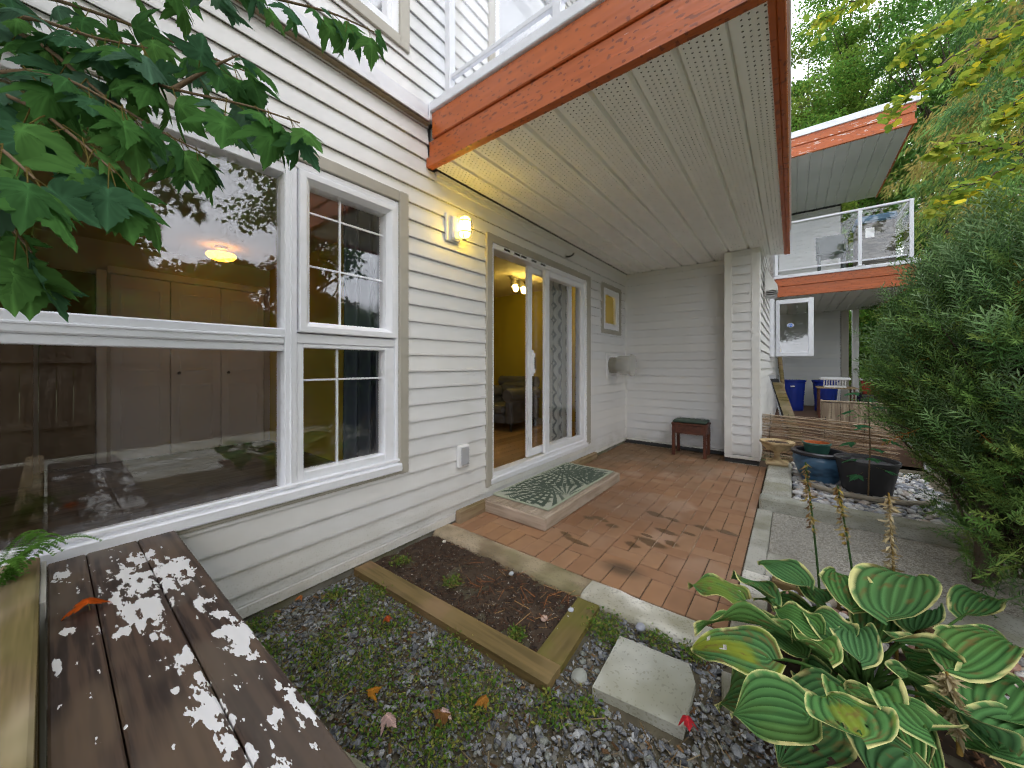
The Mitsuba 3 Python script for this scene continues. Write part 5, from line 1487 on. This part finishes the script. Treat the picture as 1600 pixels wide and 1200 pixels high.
def shoot_proto(r, nn, length, nl, nw, spread, flat):
    vs, fs, cs, o = [], [], [], 0
    for k in range(nn):
        t = .12 + .88 * k / nn
        a = k * 2.399 if not flat else (k % 2) * math.pi + r.normal(0, .5)
        tilt = spread * (1.1 - .45 * t)
        d = np.array([math.sin(tilt) * math.cos(a), math.sin(tilt) * math.sin(a), math.cos(tilt)])
        l = nl * r.uniform(.75, 1.1) * (1.05 - .35 * t)
        s = np.cross(d, [0, 0, 1.0])
        s /= np.linalg.norm(s) + 1e-9
        u = np.cross(s, d)
        p = np.array([0, 0, t * length])
        bend = u * -l * .12
        vs += [p, p + d * l * .5 + s * nw / 2 + bend * .3, p + d * l + bend, p + d * l * .5 - s * nw / 2 + bend * .3]
        fs += [[o, o + 1, o + 2], [o, o + 2, o + 3]]
        cs += [.55 * t * t] * 2 + [.75 * t * t] * 2
        o += 4
    vs += [np.array([.002, 0, 0]), np.array([-.002, .001, 0]), np.array([0, 0, length])]
    fs += [[o, o + 1, o + 2]]
    cs += [0, 0, .3]
    return np.array(vs), np.array(fs), np.array(cs)


r = np.random.default_rng(91)
small = [shoot_proto(r, 34, .17, .034, .0050, 1.05, i % 2) for i in range(4)]
long_ = [shoot_proto(r, 46, .27, .068, .0070, 1.12, False) for i in range(4)]
YC, YR = np.array([3.10, -3.06, 1.05]), np.array([.98, .60, .80])


def taper(P):
    k = np.clip((P[:, 2] - .15) / .85, 0, 1)[:, None]
    ax = np.array([3.12, -2.95, 0])
    return np.where([[True, True, False]], ax + (P - ax) * (.62 + .38 * k), P)


YEW = [(.085, .17, .042), (.115, .225, .05), (.06, .13, .036), (.15, .26, .07), (.21, .29, .07)]
br, PP, DD, inner = [], [], [], []
for k in range(230):
    d = unit(np.array([r.normal(), r.normal(), r.uniform(-.75, 1.15)]))
    e = taper((YC + d * YR * r.uniform(.72, 1.16))[None])[0]
    a0 = np.array([3.09 + r.normal(0, .05), -2.94 + r.normal(0, .05), np.clip(e[2] - r.uniform(.15, .6), .08, 1.25)])
    t = np.linspace(0, 1, 9)[:, None]
    path = a0 + (e - a0) * t + np.array([0, 0, .10]) * (t ** 2 - t) * np.linalg.norm(e - a0) * 2.2 + r.normal(0, .012, (9, 3)) * t
    br.append(tube(path[::2], np.linspace(.011, .003, 5), 5, caps=False))
    L = np.linalg.norm(e - a0)
    m_ = int(L * 30) + 4
    q = r.uniform(.28, 1.0, m_) ** .75
    p = np.stack([np.interp(q * 8, np.arange(9), path[:, i]) for i in range(3)], -1)
    ax = unit(e - a0)
    sd_ = unit(r.normal(0, 1, (m_, 3)))
    PP.append(p)
    DD.append(ax * .75 + sd_ * .65 + [0, 0, .35])
    inner.append(q)
P, D, q = np.vstack(PP), np.vstack(DD), np.concatenate(inner)
keep = (P[:, 2] > .04) & ((P - CAM) @ np.array([math.cos(YAW), math.sin(YAW), 0]) > .6)
P, D, q = P[keep], D[keep], q[keep]
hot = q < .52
m, c = shoots(small, P[~hot], D[~hot], r.uniform(.7, 1.25, (~hot).sum()), r, YEW, (.26, .40, .11))
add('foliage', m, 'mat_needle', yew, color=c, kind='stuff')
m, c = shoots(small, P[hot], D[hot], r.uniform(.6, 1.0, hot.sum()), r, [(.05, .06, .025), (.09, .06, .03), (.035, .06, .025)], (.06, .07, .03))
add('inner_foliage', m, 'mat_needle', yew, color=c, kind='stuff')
add('branch', join(br), 'mat_bark', yew, smooth=True)
n = 2000
P = np.stack([r.uniform(2.3, 4.3, n), r.uniform(-3.6, -2.60, n), r.uniform(.02, .80, n)], -1)
P = P[(P[:, 1] < -2.72 - .10 * (P[:, 0] - 3.0)) & (r.random(n) < .35 + P[:, 2])]
m, c = shoots(small, P, r.normal(0, .8, P.shape) + [-.1, .25, .35], r.uniform(.8, 1.3, len(P)), r, YEW, (.10, .20, .05))
add('low_shoots', m, 'mat_needle', yew, color=c, kind='stuff')
# upright long-needled shoots on the near side
n = 620
u3 = unit(np.stack([r.uniform(-1, .9, n), r.uniform(-.1, 1.0, n), r.uniform(-.55, 1.0, n)], -1))
P = taper(YC + u3 * YR * r.uniform(.80, 1.0, (n, 1)) + [0, 0, .02])
zf = (P - CAM) @ np.array([math.cos(YAW), math.sin(YAW), 0])
ok = (zf > .8) & (P[:, 2] > .3)
P, u3 = P[ok], u3[ok]
D = u3 * .5 + [0, 0, 1.0] + r.normal(0, .3, P.shape)
m, c = shoots(long_, P, D, r.uniform(.7, 1.15, len(P)), r, [(.085, .19, .055), (.12, .245, .075), (.07, .15, .055), (.17, .28, .14)], (.36, .46, .24))
add('long_shoots', m, 'mat_needle', yew, color=c, kind='stuff')
n = 26
P = YC + unit(r.normal(0, 1, (n, 3))) * YR * .95
m, c = shoots(small, P, r.normal(0, 1, P.shape), np.full(n, 1.0), r, [(.42, .20, .03), (.35, .13, .03), (.45, .30, .05)], (.5, .3, .05))
add('dead_sprig', m, 'mat_needle', yew, color=c, kind='stuff')
add('trunk', join([tube([(3.06, -2.80, -.1), (3.08, -2.82, .35), (3.02, -2.9, .75), (3.0, -3.0, 1.3)], [.036, .032, .028, .015], 10), tube([(3.15, -2.86, -.1), (3.3, -2.95, .5), (3.55, -3.0, 1.2)], [.028, .024, .012], 8)]), 'mat_bark', yew, smooth=True)
# small broad-leaved seedling in front of the reed screen
sd = thing('seedling', 'young lobed-leaf green plant in front of the reed screen', 'plant')
r = np.random.default_rng(95)
for k in range(15):
    t = .2 + k * .052
    a = k * 2.4
    p = np.array([4.15 + .04 * math.cos(a), -2.50 + .05 * math.sin(a), t])
    mm, cc = maple_mesh(.2, .1, .25, .115, (.055, .17, .075))
    add('leaf', mm, 'mat_leaf', sd, color=cc, smooth=True, to_world=place(p + np.array([math.cos(a), math.sin(a), .3]) * .05, (math.cos(a), math.sin(a), r.uniform(-.4, .2)), (0, 0, 1.0), r.uniform(.75, 1.1)))
add('stem', tube([(4.16, -2.50, .05), (4.14, -2.51, .5), (4.16, -2.50, .97)], [.006, .005, .003], 6), 'mat_twig', sd, smooth=True)

# ------------------------------------------------------------------ trees


def broad_tree(name, label, base, height, crown_c, crown_r, nclump, nleaf, size, palette, seed, trunk=.16, group=None, droop=.3, clump_r=.8, low=False):
    r = np.random.default_rng(seed)
    t = thing(name, label, 'tree', group)
    base, cc, cr = np.asarray(base, float), np.asarray(crown_c, float), np.asarray(crown_r, float)
    top = np.array([cc[0], cc[1], cc[2] + cr[2] * .7])
    tr = [base + (top - base) * k + r.normal(0, .06 * height / 10, 3) * [1, 1, 0] * (k > 0) for k in np.linspace(0, 1, 7)]
    add('trunk', tube(tr, np.linspace(trunk, trunk * .12, 7), 9), 'mat_bark', t, smooth=True)
    u3 = unit(r.normal(0, 1, (nclump, 3)))
    C = cc + u3 * cr * (r.random((nclump, 1)) ** .38)
    limbs = []
    for c in C[: min(nclump, 60)]:
        k = np.clip((c[2] - base[2]) / (top[2] - base[2]) - .22, .12, .9)
        a = base + (top - base) * k
        limbs.append(tube([a, (a + c) / 2 + r.normal(0, .15, 3), c], [trunk * .3, trunk * .16, .008], 5))
    add('branch', join(limbs), 'mat_bark', t, smooth=True)
    which = r.integers(nclump, size=nleaf)
    rs_ = clump_r * r.uniform(.5, 1.2, nclump)
    off = unit(r.normal(0, 1, (nleaf, 3))) * (r.random((nleaf, 1)) ** .5) * rs_[which][:, None] * [1.15, 1.15, .62]
    P = C[which] + off
    D = unit(off) * .6 + r.normal(0, .6, (nleaf, 3)) + [0, 0, -droop]
    N = r.normal(0, .55, (nleaf, 3)) + [0, 0, 1.0]
    pal = np.asarray(palette)
    cl = pal[r.integers(len(pal), size=nclump)][which] * .6 + pal[r.integers(len(pal), size=nleaf)] * .4
    L = size * r.uniform(.65, 1.25, nleaf)
    v, f, c = cards(P, D, N, L, L * r.uniform(.55, .85, nleaf), cl * r.uniform(1.4, 2.4, (nleaf, 1)))
    add('crown', (v, f), 'mat_crown', t, color=c)
    return t


def cedar(label, base, height, radius, nspray, seed, group=None, palette=((.030, .072, .036), (.042, .092, .040), (.022, .055, .030), (.065, .105, .042), (.08, .085, .04)), z0=.3):
    r = np.random.default_rng(seed)
    t = thing('cedar_tree', label, 'tree', group)
    base = np.asarray(base, float)
    add('trunk', tube([base, base + [.05, 0, height * .5], base + [0, .05, height]], [.28, .18, .03], 9), 'mat_bark', t, smooth=True)
    # boughs, each carrying drooping fans of scale foliage
    nb_ = nspray // 26
    zb = z0 + (height - z0) * r.random(nb_) ** 1.15
    ab = r.uniform(0, 2 * np.pi, nb_)
    lb_ = radius * (1 - ((zb - z0) / (height - z0)) ** 1.3 * .85) * r.uniform(.75, 1.12, nb_)
    w = np.repeat(np.arange(nb_), 26)
    n = len(w)
    s = r.uniform(.25, 1.0, n) ** .7
    out = np.stack([np.cos(ab), np.sin(ab), np.zeros(nb_)], -1)
    side = np.stack([-np.sin(ab), np.cos(ab), np.zeros(nb_)], -1)
    P = base + out[w] * (s * lb_[w])[:, None] + side[w] * (r.normal(0, .26, n) * (1.15 - s * .5))[:, None]
    P[:, 2] = zb[w] - .55 * s ** 2 * lb_[w] * .5 + .12 * np.sin(s * 5) + r.normal(0, .10, n)
    bcol = vary(r, palette, nb_, .8, 1.2)
    ms = []
    for j in range(9):
        D = out[w] * r.uniform(.2, .9, (n, 1)) + side[w] * r.normal(0, .55, (n, 1)) + np.stack([0 * s, 0 * s, -r.uniform(.5, 1.5, n)], -1)
        D = unit(D)
        st_ = P + r.normal(0, .05, (n, 3)) + D * (.035 * j)
        L = r.uniform(.10, .20, n)
        ms.append(cards(st_, D + r.normal(0, .25, (n, 3)), r.normal(0, 1, (n, 3)) + out[w], L, L * r.uniform(.13, .26, n), bcol[w] * [1.35, 1.05, .70] * r.uniform(2.4, 5.0, (n, 1))))
    m, c = merge(ms)
    add('foliage', m, 'mat_crown', t, color=c, kind='stuff')
    return t


GREEN_A = [(.060, .135, .022), (.085, .165, .03), (.045, .105, .02), (.11, .17, .03), (.13, .16, .03)]
GREEN_B = [(.045, .11, .022), (.065, .14, .028), (.035, .085, .02), (.085, .14, .03)]
GINK = [(.28, .38, .05), (.36, .43, .06), (.22, .34, .05), (.42, .45, .07), (.18, .28, .045)]
cedar('tall drooping cedar right behind the neighbouring balcony', (13.2, -6.2, -.1), 15, 2.9, 7600, 201)
cedar('dark cedar behind the yew at the far right edge', (9.6, -7.2, -.1), 13, 2.6, 5200, 202)
cedar('slim cedar farther back between the two larger cedars', (17.5, -11.0, -.1), 17, 3.2, 4200, 203)
# ginkgo-like tree reaching over from the right
gk = thing('ginkgo_tree', 'branches with fan-shaped yellow-green ginkgo leaves hanging at upper right', 'tree')
r = np.random.default_rng(211)
add('trunk', tube([(6.3, -5.3, -.1), (6.25, -5.25, 2), (6.2, -5.2, 4.2), (6.1, -5.1, 6)], [.12, .10, .07, .03], 9), 'mat_bark', gk, smooth=True)
GB = [[(1780, 60, 4.2), (1600, 40, 4.1), (1480, 90, 4.0), (1420, 150, 3.95), (1385, 178, 3.9)], [(1780, 60, 4.2), (1640, 200, 3.9), (1570, 232, 3.8), (1490, 222, 3.7), (1452, 232, 3.7)], [(1780, 250, 4.2), (1650, 260, 3.9), (1560, 268, 3.8), (1500, 292, 3.7), (1462, 320, 3.7)],
      [(1780, -80, 4.2), (1600, -20, 4.2), (1500, 20, 4.2), (1440, 60, 4.2), (1400, 90, 4.2)], [(1780, -80, 4.2), (1560, 60, 4.1), (1520, 110, 4.1), (1500, 130, 4.0)], [(1780, 60, 4.2), (1640, 120, 4.0), (1590, 160, 3.9), (1560, 190, 3.9)], [(1780, 250, 4.2), (1640, 300, 3.9), (1580, 330, 3.8), (1530, 300, 3.8)],
      [(1780, -80, 4.2), (1500, -60, 4.3), (1380, -20, 4.3), (1300, 20, 4.4), (1270, 40, 4.4)], [(1780, 60, 4.2), (1660, 20, 4.1), (1620, 60, 4.1), (1600, 100, 4.0)]]
tw = []
fan = [(0, 0, 0)] + [(math.sin(a) * k, math.cos(a) * k, z) for a, k, z in ((-1.15, .62, .06), (-.85, .92, .0), (-.5, 1.0, .05), (-.18, .93, .0), (-.04, .78, .02), (.1, .93, .0), (.45, 1.0, .05), (.8, .94, .0), (1.12, .64, .06))]
fv, ff = np.array(fan, float), np.array([[0, k, k + 1] for k in range(1, 9)])
spots = []
for gb in GB:
    Pw = np.array([pt(*q) for q in gb])
    k = np.linspace(0, len(Pw) - 1, 40)
    path = np.stack([np.interp(k, np.arange(len(Pw)), Pw[:, i]) for i in range(3)], -1) + r.normal(0, .012, (40, 3))
    path[0] = Pw[0] + (np.array([6.2, -5.2, Pw[0][2]]) - Pw[0]) * .6
    tw.append(tube(path, np.linspace(.016, .003, 40), 5))
    for i in range(8, 40):
        for q in range(5):
            spots.append(path[i] + r.normal(0, .05, 3) + [0, 0, -.03])
spots = np.array(spots)
order = r.permutation(len(spots))
gprot = []
for k, colr in enumerate(GINK + [(.72, .62, .05), (.78, .68, .07)]):
    gprot.append(mikit.ply((fv * .062, ff), 'mat_crown', color=np.tile(colr, (len(fv), 1)) * r.uniform(.85, 1.15, (len(fv), 1))))


def fan_frame(p):
    return place(p, (r.normal(0, .8), r.normal(0, .8), -r.uniform(.0, .9)), (r.normal(0, .4), r.normal(0, .4), 1.0), r.uniform(.8, 1.25))


for i in order[:290]:
    k = r.integers(5) if r.random() > .16 else 5 + r.integers(2)
    add('leaf', gprot[k], None, gk, to_world=fan_frame(spots[i]))
vs, fs, cs, o = [], [], [], 0
for i in order[290:]:
    M4 = np.array(fan_frame(spots[i]).matrix)
    w = fv * .062 @ M4[:3, :3].T + M4[:3, 3]
    vs.append(w); fs.append(ff + o); o += len(w)
    colr = np.array((GINK + [(.72, .62, .05)])[r.integers(6) if r.random() < .5 else r.integers(5)])
    cs.append(np.tile(colr * r.uniform(.75, 1.2), (len(w), 1)))
add('foliage', (np.vstack(vs), np.vstack(fs)), 'mat_crown', gk, color=np.vstack(cs), kind='stuff')
add('branch', join(tw), 'mat_bark', gk, smooth=True)
# light airy trees against the sky beyond the neighbour's roof
broad_tree('birch_tree', 'airy light green tree right beside the edge of the balcony fascia', (21, -2.3, -.1), 17, (21, -2.6, 10.0), (2.4, 2.2, 6.8), 120, 34000, .12, GREEN_A, 221, clump_r=.75)
broad_tree('birch_tree', 'thin-leaved tree with sky showing through above the neighbouring roof overhang', (22, -7.0, -.1), 17, (22, -7.0, 11.2), (3.8, 3.2, 6.6), 120, 30000, .12, GREEN_B, 222, clump_r=.75)
broad_tree('birch_tree', 'taller hazy green tree behind the thin-leaved tree', (30, -7.5, -.1), 20, (30, -7.0, 13), (5.5, 5.0, 8), 150, 34000, .17, GREEN_A, 223, clump_r=1.1)
broad_tree('hedge_tree', 'low leafy green shrub filling the gap below the cedar', (12.6, -5.2, -.1), 4, (12.2, -5.0, 1.9), (1.6, 1.3, 1.8), 70, 22000, .11, GREEN_B, 224, trunk=.06, clump_r=.5)
broad_tree('hedge_tree', 'yellow-green leafy shrub beside the end of the neighbouring patio', (15.5, -4.6, -.1), 4, (15.2, -4.2, 2.0), (1.5, 1.2, 2.0), 70, 22000, .11, GREEN_A, 225, trunk=.06, clump_r=.5)
broad_tree('birch_tree', 'tall airy tree filling the sky gap right of the patio canopy', (22.5, -4.4, -.1), 21, (22.5, -4.3, 13.2), (2.6, 2.6, 7.5), 120, 30000, .12, GREEN_A, 229, clump_r=.7)
broad_tree('forest_tree', 'full yellow-green tree rising above the end of the neighbouring roof overhang', (24, -11, -.1), 19, (24, -11, 10), (4.5, 4, 8.5), 150, 34000, .16, GREEN_A, 226, clump_r=1.0)
broad_tree('forest_tree', 'mid-green tree standing far behind the recessed patio of the next unit', (27, -4.5, -.1), 14, (27, -4.5, 6.5), (4.5, 4, 6), 120, 24000, .18, GREEN_B, 227, clump_r=1.0)
broad_tree('forest_tree', 'dense green tree behind the cedars at the far right', (22, -17, -.1), 17, (22, -17, 8), (6, 4, 8), 120, 24000, .2, GREEN_B, 228, clump_r=1.2)
# across the garden, behind the viewer: these stand in the window reflections
broad_tree('garden_tree', 'tall leafy tree at the far left of the garden mirrored in the picture window', (-0.7, -9.0, -.1), 11, (-0.6, -9.0, 6.0), (1.9, 2.0, 4.2), 90, 15000, .17, GREEN_B, 231, clump_r=.85)
broad_tree('garden_tree', 'tall leafy tree mirrored at the right of the picture window', (5.2, -9.8, -.1), 11, (5.0, -9.8, 7.4), (1.9, 1.9, 3.6), 80, 10000, .17, GREEN_B, 232, clump_r=.85)
broad_tree('hedge_tree', 'broad rounded hedge tree across the garden mirrored in the window', (1.5, -9.0, -.1), 4, (1.2, -9.0, 2.2), (3.6, 1.5, 1.7), 90, 20000, .18, GREEN_B, 233, trunk=.08, clump_r=.6)
broad_tree('hedge_tree', 'brownish hedge tree across the garden mirrored in the window', (5.0, -12.5, -.1), 5, (4.6, -12.5, 2.6), (4.0, 1.6, 2.2), 90, 20000, .2, [(.10, .09, .03), (.07, .10, .03), (.12, .08, .03)], 234, trunk=.08, clump_r=.6)
